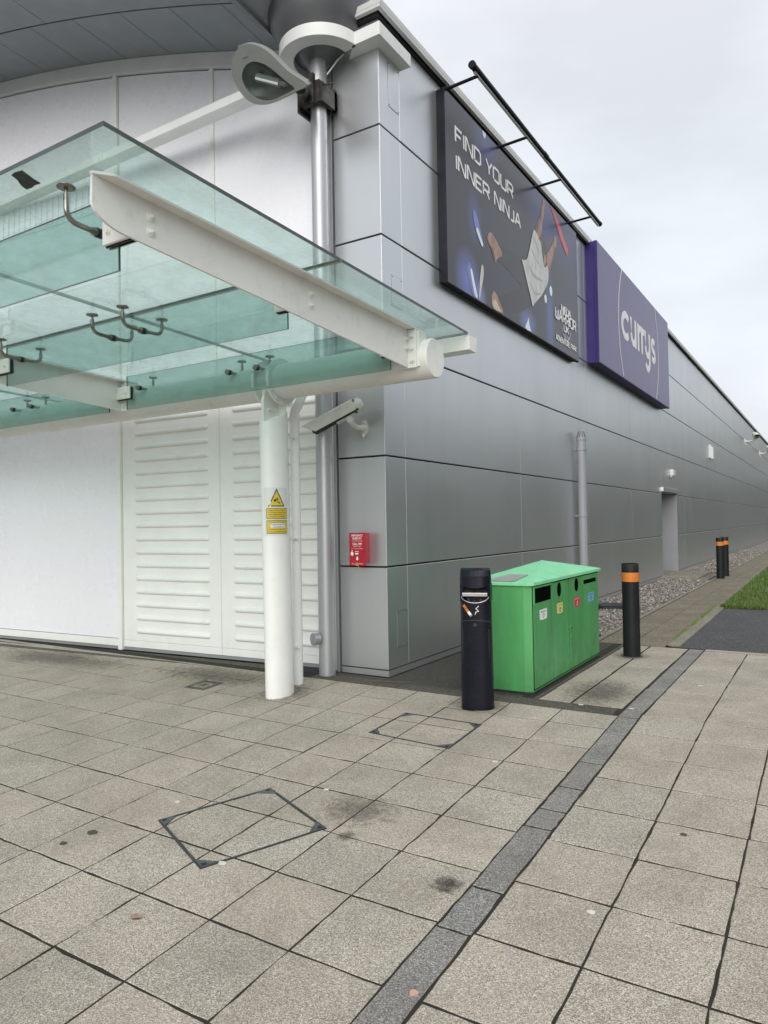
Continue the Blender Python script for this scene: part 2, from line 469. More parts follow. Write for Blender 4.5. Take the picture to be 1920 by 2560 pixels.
# ------------------------------------------------------------------ mesh helpers
def spline_loop(P, n):
    P = np.array(P, float); m_ = len(P); o = []
    for i in range(n):
        u = i / n * m_; k = int(u); f = u - k
        p0, p1, p2, p3 = P[(k - 1) % m_], P[k % m_], P[(k + 1) % m_], P[(k + 2) % m_]
        o.append(.5 * ((2 * p1) + (-p0 + p2) * f + (2 * p0 - 5 * p1 + 4 * p2 - p3) * f * f + (-p0 + 3 * p1 - 3 * p2 + p3) * f ** 3))
    return np.array(o)
class MB:
    def __init__(s):
        s.v, s.f, s.m, s.sm, s.tone, s.hue = [], [], [], [], [], []
    def add(s, vs, fs, mi=0, smooth=False, tone=0.5, hue=0.5):
        o = len(s.v)
        s.v += [tuple(map(float, p)) for p in vs]
        for f in fs:
            s.f.append(tuple(i + o for i in f)); s.m.append(mi); s.sm.append(smooth); s.tone.append(tone); s.hue.append(hue)
        return s
    def box(s, x0, x1, y0, y1, z0, z1, mi=0, **k):
        return s.hexa([(x0, y0, z0), (x1, y0, z0), (x1, y1, z0), (x0, y1, z0), (x0, y0, z1), (x1, y0, z1), (x1, y1, z1), (x0, y1, z1)], mi, **k)
    def hexa(s, p, mi=0, **k):
        return s.add(p, [(0, 3, 2, 1), (4, 5, 6, 7), (0, 1, 5, 4), (1, 2, 6, 5), (2, 3, 7, 6), (3, 0, 4, 7)], mi, **k)
    def prism(s, pts, ex, mi=0, mside=None, **k):
        """polygon of 3-D points pushed along vector ex"""
        n = len(pts); ex = np.array(ex, float)
        a = [np.array(p, float) for p in pts]
        # orient so the first cap faces away from ex
        nrm = np.zeros(3)
        for i in range(n):
            nrm += np.cross(a[i], a[(i + 1) % n])
        if nrm @ ex > 0:
            a = a[::-1]
        vs = a + [p + ex for p in a]
        s.add(vs, [tuple(range(n))[::1], tuple(range(2 * n - 1, n - 1, -1))], mi, **k)
        s.add(vs, [(i, i + n, (i + 1) % n + n, (i + 1) % n) for i in range(n)], mi if mside is None else mside, **k)
        return s
    def tube(s, path, r, seg=16, mi=0, caps=True, smooth=True):
        P = [np.array(p, float) for p in path]
        rs = [r] * len(P) if isinstance(r, (int, float)) else r
        rings = []
        ref = None
        for i, p in enumerate(P):
            t = P[min(i + 1, len(P) - 1)] - P[max(i - 1, 0)]
            t = t / np.linalg.norm(t)
            if ref is None:
                ref = np.array([0, 0, 1.]) if abs(t[2]) < .9 else np.array([1., 0, 0])
            u = ref - (ref @ t) * t; u /= np.linalg.norm(u); w = np.cross(t, u); ref = u
            rings.append([p + rs[i] * (math.cos(a) * u + math.sin(a) * w) for a in np.linspace(0, 2 * PI, seg, endpoint=False)])
        vs = [q for g in rings for q in g]
        fs = [(i * seg + j, i * seg + (j + 1) % seg, (i + 1) * seg + (j + 1) % seg, (i + 1) * seg + j) for i in range(len(P) - 1) for j in range(seg)]
        s.add(vs, fs, mi, smooth)
        if caps:
            s.add(rings[0], [tuple(range(seg))[::-1]], mi)
            s.add(rings[-1], [tuple(range(seg))], mi)
        return s
    def lathe(s, prof, c, seg=32, mi=0, smooth=True, a0=0, a1=2 * PI, sx=1, sy=1):
        full = abs(a1 - a0 - 2 * PI) < 1e-6
        n = seg if full else seg + 1
        an = np.linspace(a0, a1, n, endpoint=not full)
        vs = [(c[0] + r * sx * math.cos(a), c[1] + r * sy * math.sin(a), c[2] + z) for r, z in prof for a in an]
        fs = []
        for i in range(len(prof) - 1):
            for j in range(n if full else n - 1):
                fs.append((i * n + j, i * n + (j + 1) % n, (i + 1) * n + (j + 1) % n, (i + 1) * n + j))
        s.add(vs, fs, mi, smooth)
        return s
    def build(s, name, mats, parent=None, bevel=0, root=None, seg=2, autosmooth=None):
        me = bpy.data.meshes.new(name)
        off = np.zeros(3)
        rt = root if root is not None else parent
        if rt is not None:
            q = rt
            while q.parent is not None:
                q = q.parent
            off = np.array(q.location)
        V = np.array(s.v) - off
        me.from_pydata(V.tolist(), [], s.f)
        if not isinstance(mats, (list, tuple)):
            mats = [mats]
        for q in mats:
            me.materials.append(q)
        me.polygons.foreach_set('material_index', s.m)
        me.polygons.foreach_set('use_smooth', s.sm)
        if len(set(s.tone)) > 1:
            for an, src in (('tone', s.tone), ('hue', s.hue)):
                at = me.attributes.new(an, 'FLOAT', 'FACE')
                at.data.foreach_set('value', np.array(src, np.float32))
        me.update()
        o = bpy.data.objects.new(name, me)
        C.objects.link(o)
        if parent is not None:
            o.parent = parent
        if bevel:
            bv = o.modifiers.new('edge', 'BEVEL')
            bv.width = bevel; bv.segments = seg; bv.limit_method = 'ANGLE'; bv.angle_limit = math.radians(35)
            bv.harden_normals = False
        return o
def thing(name, label, cat, loc, group=None):
    o = bpy.data.objects.new(name, None)
    o.empty_display_size = 0.2
    C.objects.link(o)
    o.location = loc
    o['label'] = label; o['category'] = cat
    if group: o['group'] = group
    return o
def tag(o, label, cat, group=None):
    o['label'] = label; o['category'] = cat
    if group: o['group'] = group
    return o
def struct(o, kind='structure'):
    o['kind'] = kind
    return o
def ribbon(pts, w, closed=False):
    """2-D stroke of width w with mitred corners -> quads in 2-D"""
    P = [np.array(p, float) for p in pts]
    n = len(P); L = []; Rr = []
    for i in range(n):
        if closed:
            a, b2 = P[(i - 1) % n], P[(i + 1) % n]
        else:
            a, b2 = P[max(i - 1, 0)], P[min(i + 1, n - 1)]
        d1 = P[i] - a; d2 = b2 - P[i]
        if np.linalg.norm(d1) < 1e-9: d1 = d2
        if np.linalg.norm(d2) < 1e-9: d2 = d1
        d1 = d1 / np.linalg.norm(d1); d2 = d2 / np.linalg.norm(d2)
        n1 = np.array([-d1[1], d1[0]]); n2 = np.array([-d2[1], d2[0]])
        mi = n1 + n2
        k = 1 / max(0.35, (mi @ mi) / 2)
        mi = mi * k
        L.append(P[i] + mi * w / 2); Rr.append(P[i] - mi * w / 2)
    q = []
    for i in range(n if closed else n - 1):
        j = (i + 1) % n
        q.append((Rr[i], Rr[j], L[j], L[i]))
    return q
class Face:
    """a flat artwork plane: origin, u and v axes, stacking along normal"""
    def __init__(s, o, u, v):
        s.o, s.u, s.v = np.array(o, float), np.array(u, float), np.array(v, float)
        s.n = np.cross(s.u, s.v); s.n /= np.linalg.norm(s.n)
    def p(s, x, y, d=0):
        return s.o + s.u * x + s.v * y + s.n * d
    def strokes(s, mb, strokes, w, d0, th, mi=0, closed=False):
        for st in strokes:
            lay = getattr(s, 'layer', 0) % 7 * .0004
            s.layer = getattr(s, 'layer', 0) + 1
            for q in ribbon(st, w, closed):
                mb.prism([s.p(*k, d0 + lay) for k in q], s.n * th, mi)
    def poly(s, mb, pts, d0, th, mi=0):
        mb.prism([s.p(*k, d0) for k in pts], s.n * th, mi)
def arc(cx_, cy_, rx, ry, a0, a1, n=10):
    return [(cx_ + rx * math.cos(math.radians(a0 + (a1 - a0) * i / n)), cy_ + ry * math.sin(math.radians(a0 + (a1 - a0) * i / n))) for i in range(n + 1)]
def text_mesh(txt, size=1.0, align='LEFT', spacing=1.0, bold=0.0):
    cu = bpy.data.curves.new('t', 'FONT')
    cu.body = txt; cu.size = size; cu.align_x = align; cu.space_character = spacing
    cu.offset = bold; cu.resolution_u = 3
    ob = bpy.data.objects.new('t', cu)
    C.objects.link(ob)
    dg = bpy.context.evaluated_depsgraph_get()
    me = bpy.data.meshes.new_from_object(ob.evaluated_get(dg))
    vs = [(v.co.x, v.co.y) for v in me.vertices]
    fs = [tuple(p.vertices) for p in me.polygons]
    bpy.data.objects.remove(ob); bpy.data.curves.remove(cu); bpy.data.meshes.remove(me)
    return vs, fs
def put_text(mb, face, txt, x, y, hcap, d, align='CENTER', width=None, mi=0, bold=0.0, mapf=None):
    vs, fs = text_mesh(txt, hcap / 0.7, align, 1.0, bold)
    if not vs: return
    if width:
        xs = [a for a, _ in vs]; w = max(xs) - min(xs)
        k = width / w
        vs = [(a * k, b2) for a, b2 in vs]
    f = mapf or (lambda a, b2: face.p(a, b2, d))
    mb.add([f(x + a, y + b2) for a, b2 in vs], fs, mi)

# ------------------------------------------------------------------ ground
SL, Y0 = 0.0543, 5.25
def gz(y):
    return SL * (y - Y0) if y < Y0 else 0.0
g = MB()
ys = [-150, -20, 5.25, 40, 400]
zs_ = [gz(-20) - 0.05, gz(-20) - 0.05, -0.05, -0.05, -0.05]
for i in range(4):
    g.add([(-300, ys[i], zs_[i]), (300, ys[i], zs_[i]), (300, ys[i + 1], zs_[i + 1]), (-300, ys[i + 1], zs_[i + 1])], [(0, 1, 2, 3)])
struct(g.build('ground', M_tarmac))
# joint bed under the flags
g = MB()
for y0, y1 in ((-4, 5.25), (5.25, 9.0), (9.0, 62)):
    x0, x1 = (-13, 3.6) if y1 < 5.3 else ((-2.1, 3.6) if y1 < 9.1 else (-2.36, -1.5))
    if y1 > 9.1: continue
    g.add([(x0, y0, gz(y0) - 0.0026), (x1, y0, gz(y0) - 0.0026), (x1, y1, gz(y1) - 0.0026), (x0, y1, gz(y1) - 0.0026)], [(0, 1, 2, 3)])
g.add([(-2.42, 8.1, -0.0026), (-1.5, 8.1, -0.0026), (-1.5, 62, -0.0026), (-2.42, 62, -0.0026)], [(0, 1, 2, 3)])
struct(g.build('joint_bed', M_soil))

def slab(mb, x0, x1, y0, y1, gap=0.0040, th=0.03, lift=0.0, tilt=0.0004, tone=None, zf=gz, jag=0.0018):
    """one paving flag with an arris and slightly ragged edges"""
    x0 += gap * rng.uniform(.7, 1.3); x1 -= gap * rng.uniform(.7, 1.3); y0 += gap * 1.2 * rng.uniform(.8, 1.2); y1 -= gap * 1.2 * rng.uniform(.8, 1.2)
    if x1 - x0 < .02 or y1 - y0 < .02: return
    tx, ty = rng.normal(0, tilt, 2)
    l = lift + rng.normal(0, 0.0003)
    cxm, cym = (x0 + x1) / 2, (y0 + y1) / 2
    def Z(x, y): return zf(y) + l + (x - cxm) / .2 * tx * .5 + (y - cym) / .2 * ty * .5
    def edge(n):
        pts = []
        for (ax, ay), (bx, by) in (((x0, y0), (x1, y0)), ((x1, y0), (x1, y1)), ((x1, y1), (x0, y1)), ((x0, y1), (x0, y0))):
            for i in range(n):
                t = i / n
                pts.append((ax + (bx - ax) * t, ay + (by - ay) * t))
        return pts
    n = 6 if max(abs(cxm), cym) < 4 else 2
    E_ = edge(n)
    J = [(x + rng.normal(0, jag), y + rng.normal(0, jag)) for x, y in E_]
    k = 0.0035
    I_ = [(x + (cxm - x) / max(abs(cxm - x), 1e-6) * k * (abs(cxm - x) > (x1 - x0) / 2 - .01), y + (cym - y) / max(abs(cym - y), 1e-6) * k * (abs(cym - y) > (y1 - y0) / 2 - .01)) for x, y in J]
    m_ = len(J)
    vs = [(x, y, Z(x, y)) for x, y in I_] + [(x, y, Z(x, y) - 0.003) for x, y in J] + [(x, y, Z(x, y) - th) for x, y in J]
    fs = [tuple(range(m_))]
    for a in (0, 1):
        fs += [(a * m_ + (i + 1) % m_, a * m_ + i, (a + 1) * m_ + i, (a + 1) * m_ + (i + 1) % m_) for i in range(m_)]
    mb.add(vs, fs, 0, False, float(rng.uniform(0, 1)) if tone is None else tone, float(rng.uniform(0, 1)))
GX, GY, GS = -1.312, 2.033, 0.4015
pv = MB()
for i in range(1, 30):
    for j in range(-14, 8):
        x1 = GX - GS * (i - 1); x0 = x1 - GS
        y0 = GY + GS * (j - 1) if False else GY + GS * j; y1 = y0 + GS
        if j == 7: y1 = 5.145
        # leave the openings of the two recessed covers to their own trays
        tone = None
        if (i, j) == (3, 2): tone = 1.0
        if (i, j) == (2, 7): tone = 0.0
        lift = 0.0
        if (i, j) in ((3, 2), (5, 4)): lift = -0.001
        slab(pv, x0, x1, y0, y1, lift=lift, tone=tone)
for i in range(0, 12):
    for j in range(-14, 16):
        x0 = -1.163 + GS * i; x1 = x0 + GS; y0 = GY + GS * j; y1 = y0 + GS
        if y0 > 8.0: continue
        if y1 > 8.05: y1 = 8.05
        slab(pv, x0, x1, y0, y1, lift=0)
for i in range(0, 7):       # cut row against the tarmac
    slab(pv, -1.163 + .6 * i, -1.163 + .6 * (i + 1), 8.06, 8.17)
yy = 5.33
k = 0
while yy < 8.05:            # flags between the bins and the dark strip
    ln = GS
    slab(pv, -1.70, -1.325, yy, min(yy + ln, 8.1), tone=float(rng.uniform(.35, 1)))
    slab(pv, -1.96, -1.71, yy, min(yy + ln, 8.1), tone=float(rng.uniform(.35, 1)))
    yy += ln
struct(pv.build('pavement', M_slab))
st = MB()
yj = [-3.5]
while yj[-1] < 1.6: yj.append(yj[-1] + 0.9)
yj = [v for v in yj if v < 1.55] + [1.62, 2.414, 2.72, 3.323, 3.53, 3.83, 4.224, 5.14, 6.046, 6.986, 8.1]
for a, b2 in zip(yj[:-1], yj[1:]):
    slab(st, -1.312, -1.165, a, b2, lift=0.0005 if b2 < 5.2 else 0.002, tilt=0.0005, gap=0.0055)
struct(st.build('dark_paving_strip', M_kerbdark))
bd = MB()
x = -4.05
while x < -1.4:
    w = 0.9
    slab(bd, x, min(x + w, -1.33), 5.15, 5.325, gap=.004)
    x += w
# dirty concrete apron round the pillar foot and kerb edging of the bin stand
slab(bd, -2.005, -1.965, 5.33, 6.25); slab(bd, -2.005, -1.965, 6.25, 7.2); slab(bd, -2.005, -1.965, 7.2, 8.1)
struct(bd.build('concrete_band', M_band))
bs = MB()
bs.add([(-4.05, 5.325, -0.004), (-2.005, 5.325, -0.004), (-2.005, 8.75, -0.004), (-3.40, 8.75, -0.004), (-3.40, 5.5, -0.004), (-4.05, 5.5, -0.004)], [(0, 1, 2, 3, 4, 5)])
struct(bs.build('bin_stand', M_oldtar))
pt = MB()
yy = 8.12
while yy < 60:
    ln = 0.45
    if yy < 30:
        slab(pt, -2.28, -1.93, yy, yy + ln, gap=.003); slab(pt, -1.93, -1.56, yy, yy + ln, gap=.003)
    else:
        slab(pt, -2.28, -1.62, yy, yy + 2.2, gap=.003); ln = 2.2
    yy += ln
struct(pt.build('path', M_path))
ke = MB()
yy = 8.2
while yy < 60:
    slab(ke, -2.345, -2.285, yy, yy + .9, gap=.003, lift=0.012)
    xo = -1.55 - 0.008 * max(0, yy - 10)
    slab(ke, xo, xo + .13, yy, yy + .9, gap=.003, lift=0.015)
    yy += .9
struct(ke.build('edging_kerb', M_edging))
tm = MB()
tm.add([(-1.42, 8.17, -0.002), (6.5, 8.17, -0.002), (6.5, 12.1, -0.002), (-1.44, 12.1, -0.002)], [(0, 1, 2, 3)])
struct(tm.build('asphalt_footway', M_tarmac))
lw = MB()
lw.add([(-1.44, 12.1, 0.0), (9, 12.1, 0.0), (9, 62, 0.0), (-1.82, 62, 0.0)], [(0, 1, 2, 3)])
struct(lw.build('lawn_ground', M_lawn))
# grass: many single blades
gb = MB()
nb = 26000
gy = 12.03 + 26 * rng.random(nb) ** 1.9
gx = -1.46 - 0.008 * np.maximum(0, gy - 10) + (0.2 + 0.13 * (gy - 9)) * rng.random(nb) ** 1.2
for i in range(nb):
    h_ = rng.uniform(.025, .075) * (1 + (gy[i] - 12) * .02); a = rng.uniform(0, 2 * PI); w = rng.uniform(.003, .007) * (1 + (gy[i] - 12) * .06)
    lx, ly = rng.normal(0, .025, 2)
    dx, dy = math.cos(a) * w, math.sin(a) * w
    X, Yb = gx[i], gy[i]
    gb.add([(X - dx, Yb - dy, 0), (X + dx, Yb + dy, 0), (X + lx * .5 + dx * .6, Yb + ly * .5 + dy * .6, h_ * .6), (X + lx, Yb + ly, h_)], [(0, 1, 2, 3)], tone=float(rng.uniform(0, 1)))
# tufts along the kerb and in joints
for _ in range(900):
    yb = rng.choice([8.9, 9.35, 10.0, 10.3, 10.9, 11.2, 11.6, 12.0]) + rng.normal(0, .12)
    xb = -1.555 - 0.008 * max(0, yb - 10) + rng.normal(0, .012)
    h_ = rng.uniform(.008, .03)
    a = rng.uniform(0, 2 * PI); w = .004
    gb.add([(xb - w, yb, 0), (xb + w, yb, 0), (xb + rng.normal(0, .01), yb + rng.normal(0, .01), h_ + .012)], [(0, 1, 2)], tone=float(rng.uniform(.4, 1)))
struct(gb.build('grass', M_grass), 'stuff')
# gravel
gr = MB()
gr.add([(-3.42, 8.7, -0.012), (-2.34, 8.7, -0.012), (-2.34, 62, -0.012), (-3.42, 62, -0.012)], [(0, 1, 2, 3)], mi=1, tone=.5)
ns = 15000
sy = 8.7 + 26 * rng.random(ns) ** 1.7
for i in range(ns):
    X = rng.uniform(-3.38, -2.35); Yb = sy[i]
    if 17.5 < Yb < 19.7 and X > -3.4: continue
    r = rng.uniform(.010, .024) * (1 + .02 * (Yb - 8))
    o = rng.normal(0, .25, (6, 3))
    base_ = np.array([(1, 0, 0), (-1, 0, 0), (0, 1, 0), (0, -1, 0), (0, 0, 1), (0, 0, -1)], float) + o
    a = rng.uniform(0, 2 * PI); ca, sa = math.cos(a), math.sin(a)
    vs = [(X + r * (p[0] * ca - p[1] * sa), Yb + r * (p[0] * sa + p[1] * ca), 0.0 + r * .65 * p[2] + rng.uniform(-.004, .01) * 0) for p in base_]
    gr.add(vs, [(0, 2, 4), (2, 1, 4), (1, 3, 4), (3, 0, 4), (2, 0, 5), (1, 2, 5), (3, 1, 5), (0, 3, 5)], tone=float(rng.uniform(0, 1)))
struct(gr.build('gravel', [M_stone, M_gbed]), 'stuff')

# ------------------------------------------------------------------ building
XW = -3.385
YP = 5.44
B = thing('retail_building', 'large retail shed with silver panel side wall and white ribbed front under an arched roof', 'building', (-3.9, 5.5, 0))
zj = [0.06, 0.985, 1.985, 2.985, 3.985, 4.985, 5.955]
yjn = [YP, 5.80, 8.73] + [11.72 + 3.0 * k for k in range(24)]
DY0, DY1, DZ = 17.66, 19.60, 2.03
wall = MB()
def wpanel(y0, y1, z0, z1):
    t = float(rng.uniform(0, 1))
    hy = 0.0025 if y0 > 5.5 else 0.002
    hz = 0.008
    a, b2, c, d = y0 + hy, y1 - hy, z0 + hz, z1 - hz
    if b2 - a < .03 or d - c < .03: return
    e_ = 0.004
    vs = [(XW, a + e_, c + e_), (XW, b2 - e_, c + e_), (XW, b2 - e_, d - e_), (XW, a + e_, d - e_),
          (XW - .004, a, c), (XW - .004, b2, c), (XW - .004, b2, d), (XW - .004, a, d),
          (XW - .03, a, c), (XW - .03, b2, c), (XW - .03, b2, d), (XW - .03, a, d)]
    fs = [(0, 1, 2, 3)] + [(4 + i, 4 + (i + 1) % 4, (i + 1) % 4, i) for i in range(4)] + [(8 + i, 8 + (i + 1) % 4, 4 + (i + 1) % 4, 4 + i) for i in range(4)]
    wall.add(vs, fs, 0, tone=t)
for i in range(1, len(yjn) - 1):
    for k in range(6):
        y0, y1, z0, z1 = yjn[i], yjn[i + 1], zj[k], zj[k + 1]
        if y1 > DY0 and y0 < DY1 and z0 < DZ + .1:
            if y0 < DY0: wpanel(y0, DY0, z0, z1)
            if y1 > DY1: wpanel(DY1, y1, z0, z1)
            if z1 > DZ + .1: wpanel(max(y0, DY0), min(y1, DY1), max(z0, DZ + .1), z1)
            continue
        wpanel(y0, y1, z0, z1)
YE = yjn[-1]
wall.build('side_wall', M_panel, B)
bk = MB()
bk.box(XW - .25, XW - .022, YP + .03, DY0 - .002, 0.0, 5.96); bk.box(XW - .25, XW - .022, DY1 + .002, YE, 0, 5.96); bk.box(XW - .25, XW - .022, DY0 - .002, DY1 + .002, DZ + .11, 5.96)
bk.build('joint_backing', M_black, B)
# pier at the corner
PX0 = -3.895
pr = MB()
for k in range(6):
    t = float(rng.uniform(0, 1))
    z0, z1 = zj[k] + .008, zj[k + 1] - .008
    pr.box(PX0, XW, YP, 5.797, z0, z1, tone=t)
pr.tone[0] = .1
pr.build('corner_pier', M_panel, B, bevel=.0025)
pb = MB(); pb.box(PX0 + .02, XW - .02, YP + .02, 5.80, 0.05, 5.98); pb.build('joint_backing', M_black, B)
sk = MB()
sk.box(PX0 + .004, XW + .003, YP - .003, YP + .05, 0.006, .058)
sk.box(XW - .04, XW + .003, YP + .05, DY0, 0.006, .058); sk.box(XW - .04, XW + .003, DY1, YE, 0.006, .058)
sk.build('base_trim', M_panel, B)
for (y0, y1, z0, z1) in ((5.60, 5.785, .243, .571), (5.60, 5.785, 3.38, 3.66), (5.60, 5.785, 5.23, 5.64)):
    cv = MB()
    cv.box(XW - .002, XW + .004, y0, y1, z0, z1, tone=float(rng.uniform(0, 1)))
    for (a, b2) in ((y0 + .012, z0 + .015), (y1 - .012, z0 + .015), (y0 + .012, z1 - .015), (y1 - .012, z1 - .015)):
        cv.tube([(XW + .003, a, b2), (XW + .007, a, b2)], .005, 8, mi=1)
    f_ = .003
    for (a0, a1, b0, b1) in ((y0 - f_, y1 + f_, z0 - f_, z0), (y0 - f_, y1 + f_, z1, z1 + f_), (y0 - f_, y0, z0, z1), (y1, y1 + f_, z0, z1)):
        cv.box(XW - .001, XW + .001, a0, a1, b0, b1, mi=1, tone=.5)
    cv.build('access_plate', [M_panel, M_black], B)
# coping
cp = MB()
cp.box(XW - .35, XW + .085, YP - .10, YE, 6.0, 6.055); cp.box(XW + .045, XW + .085, YP - .10, YE, 5.968, 6.0)
cp.box(-4.25, XW - .35, YP - .10, YP + .30, 6.0, 6.055); cp.box(-4.25, XW + .045, YP - .10, YP - .06, 5.968, 6.0)
cp.build('coping', M_cap, B, bevel=.004)
cg = MB(); cg.box(XW - .3, XW + .03, YP - .05, YE, 5.95, 5.999); cg.box(-4.2, XW - .3, YP - .05, YP + .3, 5.95, 5.999); cg.build('coping_shadow_gap', M_black, B)
# pier head above the moulding
# doorway
dw = MB()
dw.box(XW - .9, XW - .002, DY1 - .002, DY1 + .05, 0.05, DZ); dw.box(XW - .9, XW - .002, DY0 - .05, DY0 + .002, 0.05, DZ)
dw.box(XW - .9, XW - .002, DY0 + .003, DY1 - .003, DZ, DZ + .05)
dw.build('door_recess', M_door, B)
dl = MB(); dl.box(XW - .96, XW - .9, DY0, DY1, 0.05, DZ); dl.build('door', M_door, B, bevel=.004)
ln_ = MB(); ln_.box(XW - .01, XW + .05, DY0 - .03, DY1 + .03, DZ, DZ + .10); ln_.build('door_lintel', M_panel, B, bevel=.004)
ds = MB(); ds.box(XW - .95, -2.62, DY0 - .05, DY1 + .1, -.02, .05); ds.build('doorstep', M_edging, B, bevel=.008)
# flat roof behind the parapet so daylight does not leak
rf = MB(); rf.box(-30, XW - .3, 5.9, YE, 5.7, 5.75); rf.box(-30, XW - .3, YE, YE + .2, 0, 5.7); rf.build('flat_roof', M_soffit, B)

# white front, turned a little
fn = np.array([0.07, -1, 0]); fn /= np.linalg.norm(fn)
def F(x, z, d=0):
    return np.array([x, 5.51 + .07 * (x + 4.25), z]) + fn * d
def fbox(mb, x0, x1, z0, z1, d0, d1, mi=0, **k):
    p = [F(x0, z0, d1), F(x1, z0, d1), F(x1, z0, d0), F(x0, z0, d0), F(x0, z1, d1), F(x1, z1, d1), F(x1, z1, d0), F(x0, z1, d0)]
    mb.hexa(p, mi, **k)
def archz(x):
    return 7.33 - (x + 12.1) ** 2 * .02175
XL, XR = -12.6, -3.93
# backing
fb = MB()
xs_ = np.linspace(XL, XR, 40)
poly = [F(XL, .0, -.05), F(XR, .0, -.05)] + [F(x, archz(x) - .02, -.05) for x in xs_[::-1]]
fb.prism(poly, -fn * .1)
fb.build('front_backing', M_black, B)
def white_panel(x0, x1, z0, ztop):
    """panel whose top may follow the arch"""
    fp = MB()
    xs2 = np.linspace(x0, x1, 9)
    pts = [F(x0, z0, -.02), F(x1, z0, -.02)] + [F(x, ztop(x) if callable(ztop) else ztop, -.02) for x in xs2[::-1]]
    fp.prism(pts, fn * .02)
    fp.build('white_panel', M_white, B, bevel=.003)
at_ = lambda x: archz(x) - .175
DW = 2.80
cols = [-12.55, -9.72, -6.90]
white_panel(-12.5, -9.78, .125, at_)
white_panel(-9.70, -6.905, .125, at_)
white_panel(-6.835, -5.478, DW + .03, at_)
white_panel(-5.425, -4.03, DW + .03, at_)
for fx0, fx1, fz0, fz1, fd in ((-9.77, -9.71, .0, archz(-9.74) - .16, .035), (-6.901, -6.839, .0, archz(-6.87) - .16, .035), (-5.475, -5.425, DW + .028, archz(-5.45) - .16, .02), (-4.03, -3.965, .0, archz(-4.0) - .16, .03)):
    fr = MB(); fbox(fr, fx0, fx1, fz0, fz1, -.02, fd); fr.build('mullion', M_wpaint, B, bevel=.003)
for fx0, fx1, fz0, fz1, fd in ((-12.5, -9.772, .037, .118, .012), (-9.708, -6.903, .037, .118, .012), (-6.837, -4.032, DW - .03, DW + .027, .022)):
    fr = MB(); fbox(fr, fx0, fx1, fz0, fz1, -.02, fd); fr.build('transom', M_wpaint, B, bevel=.003)
af = MB()
xs3 = np.linspace(XL, XR, 60)
for a, b2 in zip(xs3[:-1], xs3[1:]):
    p = [F(a, archz(a) - .16, .05), F(b2, archz(b2) - .16, .05), F(b2, archz(b2) - .16, -.05), F(a, archz(a) - .16, -.05),
         F(a, archz(a) - .005, .05), F(b2, archz(b2) - .005, .05), F(b2, archz(b2) - .005, -.05), F(a, archz(a) - .005, -.05)]
    af.hexa(p)
af.build('arch_frame', M_frame, B)
fs_ = MB(); fbox(fs_, XL, -3.97, .0, .034, -.04, -.004); fs_.build('front_skirting', M_skirt, B)
# ribbed service doors, pressed horizontal ribs
def ribbed(x0, x1, rx0, rx1):
    d = MB()
    fbox(d, x0, x1, .115, DW - .03, -.02, 0)
    for k in range(18):
        z = .221 + .1473 * k
        if z > DW - .15: break
        hh, dp = .027, .026
        n = 7
        prof = [(math.cos(PI * i / n), math.sin(PI * i / n)) for i in range(n + 1)]
        secs = [(rx0, .25), (rx0 + .012, .75), (rx0 + .03, 1), (rx1 - .03, 1), (rx1 - .012, .75), (rx1, .25)]
        vs = [F(xx, z - c * hh * (.6 + .4 * s_), dp * s * s_) for xx, s_ in secs for c, s in prof]
        m_ = n + 1
        fs = [(i * m_ + j + 1, i * m_ + j, (i + 1) * m_ + j, (i + 1) * m_ + j + 1) for i in range(len(secs) - 1) for j in range(n)]
        d.add(vs, fs, 0, True)
        d.add([vs[j] for j in range(m_)], [tuple(range(m_))]); d.add([vs[-m_ + j] for j in range(m_)], [tuple(range(m_))[::-1]])
    o = d.build('ribbed_door', M_wpaint, B)
    e_ = MB()
    fbox(e_, x0, x1, .037, .112, -.02, .004)
    fbox(e_, x0, x0 + .004, .113, DW - .032, -.02, .003)
    fbox(e_, x1 - .05, x1 - .004, .113, DW - .032, -.02, .006)
    e_.build('door_rail', M_wpaint, o, bevel=.002)
ribbed(-6.835, -5.412, -6.635, -5.568)
ribbed(-5.408, -4.03, -5.236, -4.12)
jn = MB(); fbox(jn, -5.412, -5.408, .04, DW - .03, -.03, -.01); jn.build('door_gap', M_black, B)
# vertical ribbing high on the front
vr = MB()
for k in range(26):
    x = -9.6 + .105 * k
    fbox(vr, x, x + .05, 5.09, 5.42, 0, .018)
fbox(vr, -9.68, -6.92, 5.07, 5.09, 0, .012)
vr.build('vertical_ribbing', M_white, B)
# white rail in front of the glazing
rl = MB(); rl.box(-12.6, -4.30, 5.0, 5.15, 5.412, 5.497); rl.build('front_rail', M_wpaint, B, bevel=.004)
for k in range(2):
    for q in range(3):
        rb = MB(); rb.tube([(-6.75 + .05 * k, 4.998, 5.43 + .022 * q), (-6.75 + .05 * k, 4.99, 5.43 + .022 * q)], .005, 8); rb.build('rail_bolt', M_frame, B)
